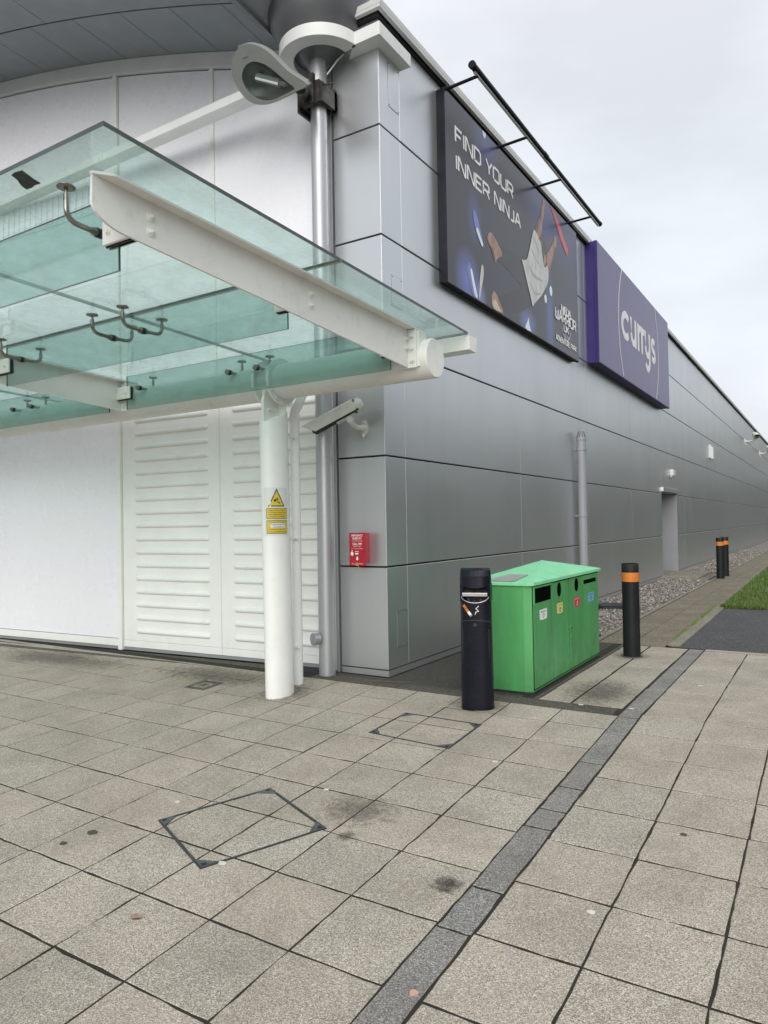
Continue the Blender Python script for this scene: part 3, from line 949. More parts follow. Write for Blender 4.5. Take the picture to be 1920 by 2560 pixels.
# soffit of the arched roof overhang
so = MB()
xrow1 = [-12.4, -11.45, -10.75, -10.08, -9.4, -8.70, -8.02, -7.33, -6.655, -5.976, -5.307, -4.66, -4.47]
xrow2 = [-12.4, -9.75, -7.04, -4.47]
def soff(x0, x1, d0, d1, tone):
    n = max(2, int((x1 - x0) / .25))
    g_ = .004
    xx = np.linspace(x0 + g_, x1 - g_, n + 1)
    vs = []
    for x in xx:
        vs += [F(x, archz(x), d0 + g_), F(x, archz(x), d1 - g_), F(x, archz(x) + .02, d0 + g_), F(x, archz(x) + .02, d1 - g_)]
    fs = []
    for i in range(n):
        a = 4 * i; b_ = a + 4
        fs += [(a, b_, b_ + 1, a + 1), (a + 2, a + 3, b_ + 3, b_ + 2), (a, a + 2, b_ + 2, b_), (a + 1, b_ + 1, b_ + 3, a + 3)]
    fs += [(0, 1, 3, 2), (4 * n, 4 * n + 2, 4 * n + 3, 4 * n + 1)]
    so = MB(); so.add(vs, fs, 0, tone=tone); so.build('soffit_panel', M_soffit, B)
for a, b2 in zip(xrow1[:-1], xrow1[1:]):
    soff(a, b2, .04, .77, float(rng.uniform(0, 1)))
for a, b2 in zip(xrow2[:-1], xrow2[1:]):
    soff(a, b2, .78, 1.75, float(rng.uniform(0, 1)))
ro = MB()
xx = np.linspace(XL, -4.44, 40)
vs = []
for x in xx:
    vs += [F(x, archz(x) + .03, -6), F(x, archz(x) + .03, 1.77), F(x, archz(x) + .25, -6), F(x, archz(x) + .25, 1.77)]
fs = []
for i in range(len(xx) - 1):
    a = 4 * i; b_ = a + 4
    fs += [(a, b_, b_ + 1, a + 1), (a + 2, a + 3, b_ + 3, b_ + 2), (a + 1, b_ + 1, b_ + 3, a + 3)]
n_ = 4 * (len(xx) - 1)
fs += [(n_, n_ + 2, n_ + 3, n_ + 1)]
ro.add(vs, fs)
ro.build('arched_roof', [M_black], B)
ve = MB()
p0, p1 = F(-4.47, 6.03, .0), F(-4.47, 6.03, 1.77)
ve.hexa([p0 + (0, 0, -.012), p0 + (.05, 0, -.012), p1 + (.05, 0, -.012), p1 + (0, 0, -.012), p0 + (0, 0, .25), p0 + (.05, 0, .25), p1 + (.05, 0, .25), p1 + (0, 0, .25)])
p0, p1 = F(-4.42, 6.06, -.1), F(-4.42, 6.06, 1.77)
ve.hexa([p0, p0 + (.30, 0, .05), p1 + (.30, 0, .05), p1, p0 + (0, 0, .3), p0 + (.30, 0, .3), p1 + (.30, 0, .3), p1 + (0, 0, .3)])
ve.build('verge_trim', M_soffit, B)
# round silver column with its funnel head and moulding
COLX, COLY = -3.955, 5.295
co = MB(); co.tube([(COLX, COLY, -.01), (COLX, COLY, 5.9)], .076, 28)
o = co.build('round_column', M_column, B)
ha = MB()
hp = np.array([COLX - .035, COLY - .075, .335]); hd = np.array([-.42, -.90, 0.0]); hd /= np.linalg.norm(hd)
ha.tube([hp, hp + hd * .06], .052, 24); ha.tube([hp + hd * .045, hp + hd * .062], .058, 24)
for k in range(4):
    a = PI / 4 + k * PI / 2
    u = np.cross(hd, (0, 0, 1)); c_ = hp + hd * .062 + u * .042 * math.cos(a) + np.array([0, 0, .042 * math.sin(a)])
    ha.tube([c_, c_ + hd * .006], .005, 8)
ha.build('rodding_eye', M_column, o, bevel=.002)
tr_ = MB(); tr_.box(-3.955, -3.922, 5.44, 5.52, .0, 5.7); tr_.build('edge_strip', M_column, B, bevel=.003)
fu = MB()
fu.lathe([(.078, 5.60), (.10, 5.66), (.17, 5.72), (.26, 5.77), (.34, 5.84), (.42, 5.97), (.475, 6.12), (.505, 6.30), (.51, 6.7)], (COLX - .03, COLY + .03, 0), 56)
fu.build('column_funnel', M_cone, B)
ri = MB()
rc = (COLX + .015, COLY + .055)
ro_, rin, z0, z1 = .405, .27, 5.68, 5.795
aa = np.linspace(math.radians(150), math.radians(355), 49)
vs = []
for a in aa:
    ca, sa = math.cos(a), math.sin(a)
    vs += [(rc[0] + ro_ * ca, rc[1] + ro_ * sa, z0), (rc[0] + ro_ * ca, rc[1] + ro_ * sa, z1), (rc[0] + rin * ca, rc[1] + rin * sa, z1), (rc[0] + rin * ca, rc[1] + rin * sa, z0)]
fs = []
for i in range(len(aa) - 1):
    a, b_ = 4 * i, 4 * i + 4
    fs += [(a, b_, b_ + 1, a + 1), (a + 1, b_ + 1, b_ + 2, a + 2), (a + 2, b_ + 2, b_ + 3, a + 3), (a + 3, b_ + 3, b_, a)]
ri.add(vs, fs)
ri.prism([(-3.56, 5.29, z0), (-3.275, 5.29, z0), (-3.275, 5.845, z0), (XW - .02, 5.845, z0), (XW - .02, 5.46, z0), (-3.72, 5.46, z0), (-3.665, 5.40, z0)], (0, 0, z1 - z0 + .002))
ri.build('eaves_moulding', M_frame, B, bevel=.003)
wr_ = MB(); wr_.tube([(COLX + .10, COLY, 5.52), (COLX + .18, COLY + .06, 5.66), (COLX + .22, COLY + .1, 5.72)], .008, 8); wr_.build('conduit', M_frame, B)
# drain channel in front of the white front
dc = MB()
for x0 in np.arange(-12.5, -4.1, 1.0):
    x1 = min(x0 + .995, -4.08)
    p = [F(x0, -.03, .32), F(x1, -.03, .32), F(x1, -.03, .03), F(x0, -.03, .03)]
    lo = -.026
    for d0, d1, zz_, mi in ((.26, .33, .006, 0), (.17, .255, -.004, 1), (.02, .165, .004, 0)):
        fbox(dc, x0, x1, -.05 + lo, zz_ + lo + .012, d0, d1, mi)
struct(dc.build('drain_channel', [M_band, M_iron]))
dg = MB()
fbox(dg, -4.55, -4.06, -.02, .002, .02, .21)
for k in range(14):
    fbox(dg, -4.54 + .034 * k, -4.525 + .034 * k, .002, .008, .03, .2, mi=0)
dgo = dg.build('floor_grate', M_iron); tag(dgo, 'dark slotted floor grate at the foot of the ribbed door', 'grate')

# ------------------------------------------------------------------ canopy
K = thing('glass_canopy', 'white steel canopy of green tinted glass sheets on a tube beam and pillar', 'canopy', (-3.94, 4.6, 0))
YT, ZT, RT = 4.63, 2.575, 0.145
tb = MB()
tb.tube([(-11.5, YT, ZT), (-2.442, YT, ZT), (-2.432, YT, ZT)], [RT, RT, RT - .008], 40)
tb.build('tube_beam', M_steel, K)
def gund(y):   # underside of the roof glass
    return 2.890 - .0323 * (y - 1.94)
def flz(y):    # flange top
    return 2.857 - .0287 * (y - 1.90)
def rafter(X):
    w = MB()
    prof = [(1.872, flz(1.87) - .008), (1.868, 2.735)]
    for a in np.linspace(0, 1, 8)[1:]:
        t = a * PI / 2
        prof.append((1.868 + .19 * (1 - math.cos(t)), 2.735 - .093 * math.sin(t)))
    prof += [(2.87, 2.597), (4.47, 2.495), (4.47, flz(4.47) - .008)]
    w.prism([(X - .007, y, z) for y, z in prof], (.014, 0, 0))
    web = w.build('rafter', M_steel, K, bevel=.002)
    fl = MB()
    pl = [(-.008, 1.868), (.008, 1.868), (.068, 1.94), (.07, 4.62), (-.07, 4.62), (-.068, 1.94)]
    lo = [(X + a, y, flz(y) - .013) for a, y in pl]; hi = [(X + a, y, flz(y)) for a, y in pl]
    fl.add(lo + hi, [tuple(range(6))[::-1], tuple(range(6, 12))] + [(i, (i + 1) % 6, (i + 1) % 6 + 6, i + 6) for i in range(6)])
    fl.build('flange', M_steel, web, bevel=.002)
    ep = MB()
    ep.box(X - .085, X + .075, 4.471, 4.489, 2.49, flz(4.47) - .015); ep.box(X - .10, X + .09, 4.4895, 4.60, 2.50, 2.76)
    ep.build('end_plate', M_steel, web, bevel=.003)
    def bolt(*tubes):
        bo = MB()
        for p_, r_, sg in tubes: bo.tube(p_, r_, sg, smooth=sg > 8)
        bo.build('bolt', M_steel, web)
    for dx in (.045, -.045):
        for z in (2.54, 2.63, 2.72):
            bolt(([(X + dx, 4.471, z), (X + dx, 4.462, z)], .018, 16), ([(X + dx, 4.4621, z), (X + dx, 4.449, z)], .012, 6))
    for y, zb in ((2.17, 2.735), (3.337, 2.697), (4.44, 2.665)):
        for dz in (.032, -.034):
            bolt(([(X + .0071, y, zb + dz), (X + .0115, y, zb + dz)], .022, 18), ([(X + .0114, y, zb + dz), (X + .021, y, zb + dz)], .013, 6), ([(X + .0209, y, zb + dz), (X + .028, y, zb + dz)], .006, 9))
    for y, zb in ((2.10, 2.705), (3.28, 2.69), (4.44, 2.645)):
        for sd in (-1, 1):
            if X > -3 and sd > 0: continue
            br = MB()
            a, b2 = (X + .008, X + .20) if sd > 0 else (X - .20, X - .008)
            br.box(a, b2, y - .032, y - .014, zb - .055, zb + .06); br.box(a, b2, y + .014, y + .032, zb - .055, zb + .06)
            bo_ = br.build('fin_bracket', M_steel, K, bevel=.006)
            ru = MB()
            ru.box(a + (.003 if sd < 0 else -.003), b2 + (-.002 if sd < 0 else .006), y - .0135, y - .0062, zb - .06, zb + .055); ru.box(a, b2, y + .0062, y + .0135, zb - .06, zb + .055)
            ru.build('gasket', M_rubber, bo_)
            s2 = MB()
            xc = b2 - .05 if sd > 0 else a + .045
            s2.tube([(xc, y - .032, zb), (xc, y - .036, zb)], .017, 14); s2.tube([(xc, y - .036, zb), (xc, y - .045, zb)], .010, 6, smooth=False)
            s2.build('bracket_bolt', M_steel, bo_)
for X in (-2.58, -5.75, -8.92):
    rafter(X)
def sheet(x0, x1, y0, y1, top=.020):
    p = [(x0, y0, gund(y0)), (x1, y0, gund(y0)), (x1, y1, gund(y1)), (x0, y1, gund(y1))]
    p += [(a, b2, c + top) for a, b2, c in p]
    mb = MB()
    mb.add(p, [(3, 2, 1, 0), (4, 5, 6, 7)], 0)
    mb.add(p, [(0, 1, 5, 4)], 1 if y0 < 2 else 2)
    mb.add(p, [(1, 2, 6, 5)], 1 if x1 > -2.5 else 2)
    mb.add(p, [(2, 3, 7, 6)], 1 if y1 > 4.5 else 2)
    mb.add(p, [(3, 0, 4, 7)], 2)
    return mb
xg = [-10.5, -7.33, -4.145, -2.31]
for a, b2 in zip(xg[:-1], xg[1:]):
    for y0, y1 in ((1.73, 3.276), (3.284, 4.93)):
        sheet(a + (.004 if a > -10 else 0), b2 - (.004 if b2 < -3 else 0), y0, y1).build('glass_sheet', [M_glass, M_gedge2, M_gjoint], K)
# silicone joints
sj = MB()
for y in (3.28,):
    sj.hexa([(-10.5, y - .004, gund(y) + .003), (-2.31, y - .004, gund(y) + .003), (-2.31, y + .004, gund(y) + .003), (-10.5, y + .004, gund(y) + .003)] + [(a, b2, gund(y) + .018) for a, b2 in ((-10.5, y - .004), (-2.31, y - .004), (-2.31, y + .004), (-10.5, y + .004))])
sj.build('glass_joint', paint('algae_sealant', (0.26, 0.27, 0.18), .7, var=.4, scale=8), K)
# hung glass fins
for y, zb in ((2.10, 2.53), (3.28, 2.53), (4.44, 2.49)):
    for x0, x1 in ((-5.62, -2.70), (-8.80, -5.88)):
        t_ = gund(y) - .006
        p = [(x0, y - .006, zb), (x1, y - .006, zb), (x1, y + .006, zb), (x0, y + .006, zb), (x0, y - .006, t_), (x1, y - .006, t_), (x1, y + .006, t_), (x0, y + .006, t_)]
        mb = MB()
        mb.add(p, [(0, 1, 5, 4), (2, 3, 7, 6)], 0)
        mb.add(p, [(0, 3, 2, 1), (4, 5, 6, 7), (1, 2, 6, 5), (3, 0, 4, 7)], 1)
        mb.build('glass_fin', [M_fin, M_gedge], K)
# bent stainless arms holding the glass
def spider(x, y, sides, zr):
    a = MB()
    for sd in sides:
        yd = y + sd * .165
        zt = gund(yd)
        path = [(x, y + sd * .010, zr), (x, y + sd * .10, zr + .002)]
        for t in np.linspace(0, PI / 2, 7):
            path.append((x, y + sd * (.115 + .05 * math.sin(t)), zr + .004 + .05 * (1 - math.cos(t))))
        path.append((x, yd, zt - .035))
        a.tube(path, .0125, 14)
        a.tube([(x, yd, zt - .036), (x, yd, zt - .012)], .008, 10)
        a.tube([(x, y + sd * .014, zr), (x, y + sd * .034, zr)], .019, 16)
    if 1 in sides and -1 not in sides:
        a.tube([(x, y - .012, zr), (x, y - .026, zr)], .022, 18)
    if -1 in sides and 1 not in sides:
        a.tube([(x, y + .012, zr), (x, y + .026, zr)], .022, 18)
    o = a.build('glass_arm', M_stain, K)
    nt_ = MB()
    for sd in (-1, 1):
        nt_.tube([(x, y + sd * .0065, zr), (x, y + sd * .0135, zr)], .023, 18)
    nt_.build('washer', M_rubber, o)
    d = MB()
    for sd in sides:
        yd = y + sd * .165; zt = gund(yd)
        d.tube([(x, yd, zt - .013), (x, yd, zt - .009), (x, yd, zt - .004)], [.030, .040, .040], 24)
        d.tube([(x, yd, zt - .0035), (x, yd, zt - .001)], .037, 24)
    d.build('glass_disc', M_stain, o)
for x in (-2.845, -5.47, -3.985, -4.30, -6.05): spider(x, 2.10, (-1,), 2.735)
for x in (-2.80, -5.42, -3.98, -4.30, -6.05): spider(x, 3.28, (-1, 1), 2.722)
for x in (-2.82, -5.45, -3.995, -4.31, -7.16, -7.50, -6.05): spider(x, 4.44, (1,), 2.677)
# gutter along the low edge
gu = MB()
gu.prism([(-11, 4.935, gund(4.93) - .004), (-11, 4.955, 2.687), (-11, 5.065, 2.680), (-11, 5.085, 2.795), (-11, 5.075, 2.795), (-11, 5.058, 2.688), (-11, 4.963, 2.694), (-11, 4.945, gund(4.93) - .004)], (8.69, 0, 0))
gu.prism([(-2.315, 4.936, gund(4.93) - .002), (-2.315, 4.956, 2.686), (-2.315, 5.066, 2.679), (-2.315, 5.086, 2.796)], (.008, 0, 0))
gu.build('gutter', M_steel, K, bevel=.002)
gs = MB(); gs.box(-2.6, -2.585, 4.95, 4.975, 2.60, 2.69); gs.build('gutter_bracket', M_steel, K)
# elliptical pillar
PCX, PCY, PA, PBb = -3.93, 4.60, .10, .14
def pil(th, z, off=0.0):
    lean = -.03 * max(0, z) / 2.35
    a, b2 = PA + off, PBb + off
    return np.array([PCX + lean + a * math.cos(th), PCY + b2 * math.sin(th), z])
pm = MB()
nsg = 48
ths = np.linspace(0, 2 * PI, nsg, endpoint=False)
zb_ = [gz(PCY + PBb * math.sin(t)) - .01 for t in ths]
def ztop(t): return 2.285 + .42 * (PBb * math.sin(t))
rings = []
for k, f in enumerate((0, .25, .5, .75, .985, 1.0)):
    rings.append([pil(t, zb_[i] + (ztop(t) - zb_[i]) * f, -.004 if k == 5 else 0) for i, t in enumerate(ths)])
vs = [q for r_ in rings for q in r_]
pm.add(vs, [(i * nsg + j, i * nsg + (j + 1) % nsg, (i + 1) * nsg + (j + 1) % nsg, (i + 1) * nsg + j) for i in range(5) for j in range(nsg)], 0, True)
pm.add(rings[-1], [tuple(range(nsg))])
pil_o = pm.build('pillar', M_wpaint, K)
bl = MB()
xb = PCX - .05
bl.prism([(xb, 4.475, 2.20), (xb, 4.70, 2.30), (xb, 4.74, 2.38), (xb, 4.76, 2.47), (xb, YT + .10, 2.55), (xb, YT - .12, 2.55), (xb, 4.47, 2.40)], (.028, 0, 0))
for xr in (xb - .075, xb + .085):
    n = 36
    for rr in ((.195, .147),):
        vs = []
        for t in np.linspace(0, 2 * PI, n, endpoint=False):
            for xx_, r_ in ((xr, rr[0]), (xr + .022, rr[0]), (xr + .022, rr[1]), (xr, rr[1])):
                vs.append((xx_, YT + r_ * math.cos(t), ZT + r_ * math.sin(t)))
        fs = []
        for i in range(n):
            a, b_ = 4 * i, 4 * ((i + 1) % n)
            fs += [(a, b_, b_ + 1, a + 1), (a + 1, b_ + 1, b_ + 2, a + 2), (a + 2, b_ + 2, b_ + 3, a + 3), (a + 3, b_ + 3, b_, a)]
        bl.add(vs, fs)
bl.box(xb - .06, xb + .10, 4.66, 4.675, 2.27, 2.42)
bl.build('pillar_head', M_steel, K, bevel=.002)
for t in (-2.6, -2.15, -1.7, -1.2):
    c_ = (xb + .107, YT + .172 * math.cos(t), ZT + .172 * math.sin(t))
    cb = MB(); cb.tube([c_, (c_[0] + .014, c_[1], c_[2])], .013, 6, smooth=False); cb.build('head_bolt', M_frame, K)
for t in (-2.5, -1.9):
    c_ = (xb + .028, 4.53 + .05 * (t + 2.5), 2.34)
    cb = MB(); cb.tube([c_, (c_[0] + .016, c_[1], c_[2])], .012, 6, smooth=False); cb.build('head_bolt', M_frame, K)
dp = MB()
PXp, PYp = -4.0, 4.93
dp.tube([(PXp, PYp, gz(PYp) - .01), (PXp, PYp, 2.36), (PXp + .004, PYp + .006, 2.39), (PXp + .01, PYp + .028, 2.42), (PXp + .02, PYp + .085, 2.53), (PXp + .02, PYp + .09, 2.56), (PXp + .02, PYp + .09, 2.70)], .042, 20)
dp.tube([(PXp, PYp, 2.30), (PXp, PYp, 2.345)], .047, 20)
dpo = dp.build('downpipe', M_wpaint, K)
for z in (.32, 1.26, 2.14):
    cl = MB()
    c_ = np.array([PXp + .03, PYp - .045, z])
    cl.tube([c_, c_ + np.array([.03, -.02, 0])], .012, 10); cl.box(c_[0] - .03, c_[0] + .01, c_[1] - .04, c_[1] + .02, z - .012, z + .012)
    cl.build('pipe_clip', M_wpaint, dpo, bevel=.002)
# tape stuck under the glass
tp = MB()
outl = [(-2.958, 1.752), (-2.925, 1.745), (-2.879, 1.752), (-2.893, 1.79), (-2.905, 1.82), (-2.914, 1.86), (-2.95, 1.855), (-2.985, 1.862), (-3.02, 1.858), (-3.012, 1.835), (-2.995, 1.81), (-2.975, 1.79), (-2.968, 1.775)]
tp.prism([(x, y, gund(y) - .0015) for x, y in outl], (0, 0, -.001))
tag(tp.build('tape_patch', paint('old_grey_tape', (.045, .055, .055), .6, var=.5, scale=25, dirt=.3, dirtcol=(.02, .02, .02))), 'torn dark grey tape patch stuck under the front edge of the canopy glass', 'tape')

# warning sign wrapped on the pillar
SG = thing('warning_sign', 'white CCTV warning sign with yellow triangle wrapped round the white pillar', 'sign', (PCX, PCY - PBb, 1.3))
# arc length table round the pillar from the front, going towards +x then back
tt = np.linspace(-PI / 2 - 1.2, PI / 2, 900)
pp = np.array([[PA * math.cos(t), PBb * math.sin(t)] for t in tt])
ss = np.concatenate([[0], np.cumsum(np.linalg.norm(np.diff(pp, axis=0), axis=1))])
TH0 = -PI / 2 + 0.02
s0 = np.interp(TH0, tt, ss)
def wrap(u, v, off):
    t = np.interp(s0 + u, ss, tt)
    return pil(t, 1.292 + v, off)
def wrap_rect(mb, u0, u1, v0, v1, off, mi=0, r=0.01, th=0.0):
    nu = 14
    pts = []
    us = np.linspace(u0, u1, nu)
    def vlo(u):
        e_ = min(u - u0, u1 - u)
        return 0 if e_ >= r else r - math.sqrt(max(0, r * r - (r - e_) ** 2))
    us = sorted(set(list(us) + [u0 + r * .15, u0 + r * .5, u1 - r * .5, u1 - r * .15]))
    lo = [wrap(u, v0 + vlo(u), off) for u in us]; hi = [wrap(u, v1 - vlo(u), off) for u in us]
    n = len(us)
    mb.add(lo + hi, [(i, i + 1, i + 1 + n, i + n) for i in range(n - 1)], mi)
sgm = MB(); wrap_rect(sgm, 0, .215, 0, .392, .003, r=.015)
sb_ = sgm.build('sign_board', M_signwhite, SG)
sg2 = MB()
def tri(mb, cu, v0, w, h_, off, mi):
    mb.add([wrap(cu - w / 2, v0, off), wrap(cu - w * .25, v0, off), wrap(cu, v0, off), wrap(cu + w * .25, v0, off), wrap(cu + w / 2, v0, off), wrap(cu + w / 4, v0 + h_ / 2, off), wrap(cu, v0 + h_, off), wrap(cu - w / 4, v0 + h_ / 2, off)],
           [(0, 1, 7), (1, 2, 7), (2, 6, 7), (2, 5, 6), (2, 3, 5), (3, 4, 5)], mi)
tri(sg2, .105, .236, .145, .15, .0042, 1); tri(sg2, .105, .245, .118, .122, .0050, 0)
wrap_rect(sg2, .018, .205, .134, .224, .0042, 1); wrap_rect(sg2, .022, .201, .138, .220, .0050, 0)
wrap_rect(sg2, .018, .205, .014, .124, .0042, 1); wrap_rect(sg2, .022, .201, .018, .120, .0050, 0)
wrap_rect(sg2, .05, .175, .062, .10, .0056, 2, r=.004)
def wtext(t, v, h_, width, u=.112):
    put_text(sg2, None, t, u, v, h_, 0, 'CENTER', width, 1, mapf=lambda a, b2: wrap(a, b2, .0064))
for i, t in enumerate(('Images are being monitored for', 'the purposes of public safety,', 'crime prevention, detection and', 'prosecution of offenders.')):
    wtext(t, .203 - .018 * i, .010, .150 - .01 * (i == 3))
for i, t in enumerate(('This scheme is managed by', 'Management Services', 'on behalf of', 'For further information contact', 'www.cctvenquiries.co.uk')):
    wtext(t, .104 - .0195 * i, .010, (.145, .12, .085, .15, .155)[i])
def wpoly(pts, mi=1):
    sg2.add([wrap(a, b2, .0058) for a, b2 in pts], [tuple(range(len(pts)))], mi)
wpoly([(.082, .292), (.112, .308), (.119, .294), (.09, .277)]); wpoly([(.078, .287), (.082, .292), (.09, .277), (.085, .274)])
wpoly([(.104, .284), (.108, .286), (.117, .268), (.113, .266)]); wpoly([(.113, .266), (.113, .271), (.131, .271), (.131, .266)]); wpoly([(.128, .258), (.128, .279), (.132, .279), (.132, .258)])
sg2.build('sign_print', [M_yellow, M_bprint, M_signwhite], SG)

# ------------------------------------------------------------------ CCTV camera on the pier
def cctv(name, label, base, wall_n, axis, L, w, scale=1, group=None):
    """bullet camera: flange on the wall, cranked arm, knuckle, hooded body"""
    base = np.array(base, float); n = np.array(wall_n, float); ax = np.array(axis, float); ax /= np.linalg.norm(ax)
    t = thing(name, label, 'camera', tuple(base), group)
    m1 = MB()
    up = np.array([0, 0, 1.])
    side = np.cross(up, n)
    fl = []
    for a in np.linspace(0, 2 * PI, 20, endpoint=False):
        fl.append(base + side * .048 * scale * math.cos(a) * .8 + up * .075 * scale * math.sin(a))
    m1.prism(fl, n * .014 * scale)
    k = base + n * .225 * scale + up * .055 * scale
    m1.tube([base + n * .012 * scale, base + n * .06 * scale - up * .004 * scale, base + n * .12 * scale - up * .003 * scale, base + n * .18 * scale + up * .01 * scale, k - up * .015 * scale, k + up * .01 * scale], [.036 * scale, .026 * scale, .023 * scale, .024 * scale, .026 * scale, .026 * scale], 16)
    m1.tube([base + n * .02 * scale - up * .055 * scale, base + n * .02 * scale - up * .085 * scale], .014 * scale, 10)
    for q in (-1, 1):
        m1.tube([base + n * .014 * scale + up * q * .055 * scale, base + n * .026 * scale + up * q * .055 * scale], .010 * scale, 6, smooth=False)
    m1.build('wall_arm', M_camwhite, t, bevel=0)
    sd = np.cross(ax, up); sd /= np.linalg.norm(sd); u2 = np.cross(sd, ax)
    m2 = MB()
    m2.tube([k - sd * .032 * scale, k + sd * .032 * scale], .030 * scale, 18)
    m2.tube([k, k + u2 * .05 * scale], .02 * scale, 12)
    m2.build('knuckle', M_camwhite, t)
    c = k + u2 * .085 * scale + ax * L * .26       # body centre
    def P(a, b2, c2): return c + ax * a + sd * b2 + u2 * c2
    body = MB()
    hw = w / 2
    sec = [(-hw * .85, -hw * .9), (hw * .85, -hw * .9), (hw, -hw * .2), (hw, hw * .55), (hw * .6, hw), (-hw * .6, hw), (-hw, hw * .55), (-hw, -hw * .2)]
    body.prism([P(-L / 2, a, b2) for a, b2 in sec], ax * L * .96)
    body.build('camera_body', M_rubber if scale == 1.0 else M_camgrey, t, bevel=.003 * scale)
    body = MB()
    body.tube([P(-L / 2 + .02 * scale, 0, 0), P(-L / 2, 0, 0), P(-L / 2 - .03 * scale, 0, 0), P(-L / 2 - .05 * scale, 0, 0)], [hw * 1.12, hw * 1.12, hw * 1.0, hw * .5], 22)
    body.build('rear_cap', M_camwhite, t)
    body = MB(); body.hexa([P(-L * .40, -hw * .35, -hw * 1.25), P(L * .0, -hw * .35, -hw * 1.25), P(L * .0, hw * .35, -hw * 1.25), P(-L * .40, hw * .35, -hw * 1.25), P(-L * .40, -hw * .35, -hw * .85), P(L * .0, -hw * .35, -hw * .85), P(L * .0, hw * .35, -hw * .85), P(-L * .40, hw * .35, -hw * .85)])
    body.build('mount_plate', M_camwhite, t, bevel=.003 * scale)
    hood = MB()
    hw2 = hw * 1.12
    hs = [(-hw2, -hw * .75), (-hw2, hw * .75), (-hw2 * .7, hw * 1.15), (hw2 * .7, hw * 1.15), (hw2, hw * .75), (hw2, -hw * .75), (hw2 - .004, -hw * .75), (hw2 - .004, hw * .7), (hw2 * .68, hw * 1.08), (-hw2 * .68, hw * 1.08), (-hw2 + .004, hw * .7), (-hw2 + .004, -hw * .75)]
    n_ = len(hs)
    fr0 = [P(-L * .46 , a, b2) for a, b2 in hs]; fr1 = [P(L * .5 + .10 * scale * (b2 / hw) * .5, a, b2) for a, b2 in hs]
    hood.add(fr0 + fr1, [(i, (i + 1) % n_, (i + 1) % n_ + n_, i + n_) for i in range(n_)])
    hood.add([P(L * .5, -hw2, hw * .8), P(L * .5, hw2, hw * .8), P(-L * .45, hw2, hw * .8), P(-L * .45, -hw2, hw * .8)], [(0, 1, 2, 3)])
    for fr_, rv_ in ((fr0, 1), (fr1, 0)):
        for i in range(5):
            q = [fr_[i], fr_[i + 1], fr_[n_ - 2 - i], fr_[n_ - 1 - i]]
            hood.add(q, [(0, 1, 2, 3) if rv_ else (3, 2, 1, 0)])
    hood.build('sunshield', M_camwhite, t)
    gl = MB()
    gl.tube([P(L * .46, 0, 0), P(L * .485, 0, 0)], hw * .72, 20)
    gl.build('lens', M_rubber, t)
    return t
cctv('cctv_camera', 'weathered white hooded security camera on a bracket on the silver corner pier', (-3.60, YP, 2.245), (0, -1, 0), (-.84, -.34, -.44), .47, .112, 1.0)
cctv('cctv_camera', 'small white camera high on the far side wall, the nearer one of two', (XW, 37.1, 4.93), (1, 0, 0), (.25, -.9, -.25), .55, .2, 1.9)
cctv('cctv_camera', 'small white camera high on the far side wall, nearest the photo edge', (XW, 44.9, 4.95), (1, 0, 0), (.3, -.9, -.25), .6, .22, 2.0)

# ------------------------------------------------------------------ floodlight on the column
LK = 0.945
T0 = np.array([-3.93 * LK, 5.12 * LK, H + (5.36 - H) * LK]); E1 = np.array([0.99875, -0.03995, -0.02996]); E2 = np.array([0., -.6, .8]); NF = np.array([-0.0499, -0.799, -0.599])
FL = thing('floodlight', 'grey teardrop floodlight with dark lens clamped to the silver column', 'floodlight', tuple(T0))
out_ = [(0.0, -0.0), (-0.059, 0.067), (-0.155, 0.161), (-0.229, 0.268), (-0.285, 0.354), (-0.351, 0.421), (-0.429, 0.47), (-0.492, 0.491), (-0.565, 0.497), (-0.65, 0.474), (-0.72, 0.437), (-0.768, 0.381), (-0.789, 0.325), (-0.793, 0.254), (-0.776, 0.176), (-0.74, 0.101), (-0.678, 0.043), (-0.616, 0.012), (-0.535, -0.009), (-0.43, -0.016), (-0.308, -0.015), (-0.186, -0.01), (-0.082, -0.006)]
lens_ = [(-0.685, 0.273), (-0.64, 0.321), (-0.578, 0.347), (-0.507, 0.348), (-0.438, 0.323), (-0.372, 0.278), (-0.307, 0.208), (-0.245, 0.129), (-0.182, 0.054), (-0.149, 0.018), (-0.205, 0.011), (-0.311, 0.007), (-0.407, 0.004), (-0.495, 0.014), (-0.571, 0.042), (-0.639, 0.088), (-0.681, 0.147), (-0.696, 0.214)]
def smooth_closed(P, n):
    return spline_loop(np.array(P) * LK, n)
def fp_(q, d): return T0 + E1 * q[0] + E2 * q[1] + NF * d
O_ = smooth_closed(out_, 72); Ls = smooth_closed(lens_, 72)
# shift so the two loops start at matching angles
cen = Ls.mean(0)
angO = np.unwrap(np.arctan2(O_[:, 1] - cen[1], O_[:, 0] - cen[0])); 
def resample(Pc, n):
    a = np.arctan2(Pc[:, 1] - cen[1], Pc[:, 0] - cen[0]); idx = np.argsort(a); a = a[idx]; q = Pc[idx]
    a2 = np.concatenate([a - 2 * PI, a, a + 2 * PI]); q2 = np.vstack([q, q, q])
    w = np.linspace(-PI, PI, n, endpoint=False)
    return np.stack([np.interp(w, a2, q2[:, 0]), np.interp(w, a2, q2[:, 1])], 1)
O_ = resample(O_, 96); Ls = resample(Ls, 96)
hs = MB()
cO = O_.mean(0)
def sc_(Pc, k): return cO + (Pc - cO) * k
loops = [(Ls, -.012), (Ls, .004), (sc_(O_, .985), .004), (O_, -.004), (O_, -.022), (sc_(O_, 1.02), -.03), (sc_(O_, .97), -.075), (sc_(O_, .82), -.12), (sc_(O_, .55), -.155), (sc_(O_, .2), -.17)]
vs = [fp_(q, d) for L_, d in loops for q in L_]
n_ = 96
def loops_pts(i): return vs[i * n_:(i + 2) * n_]
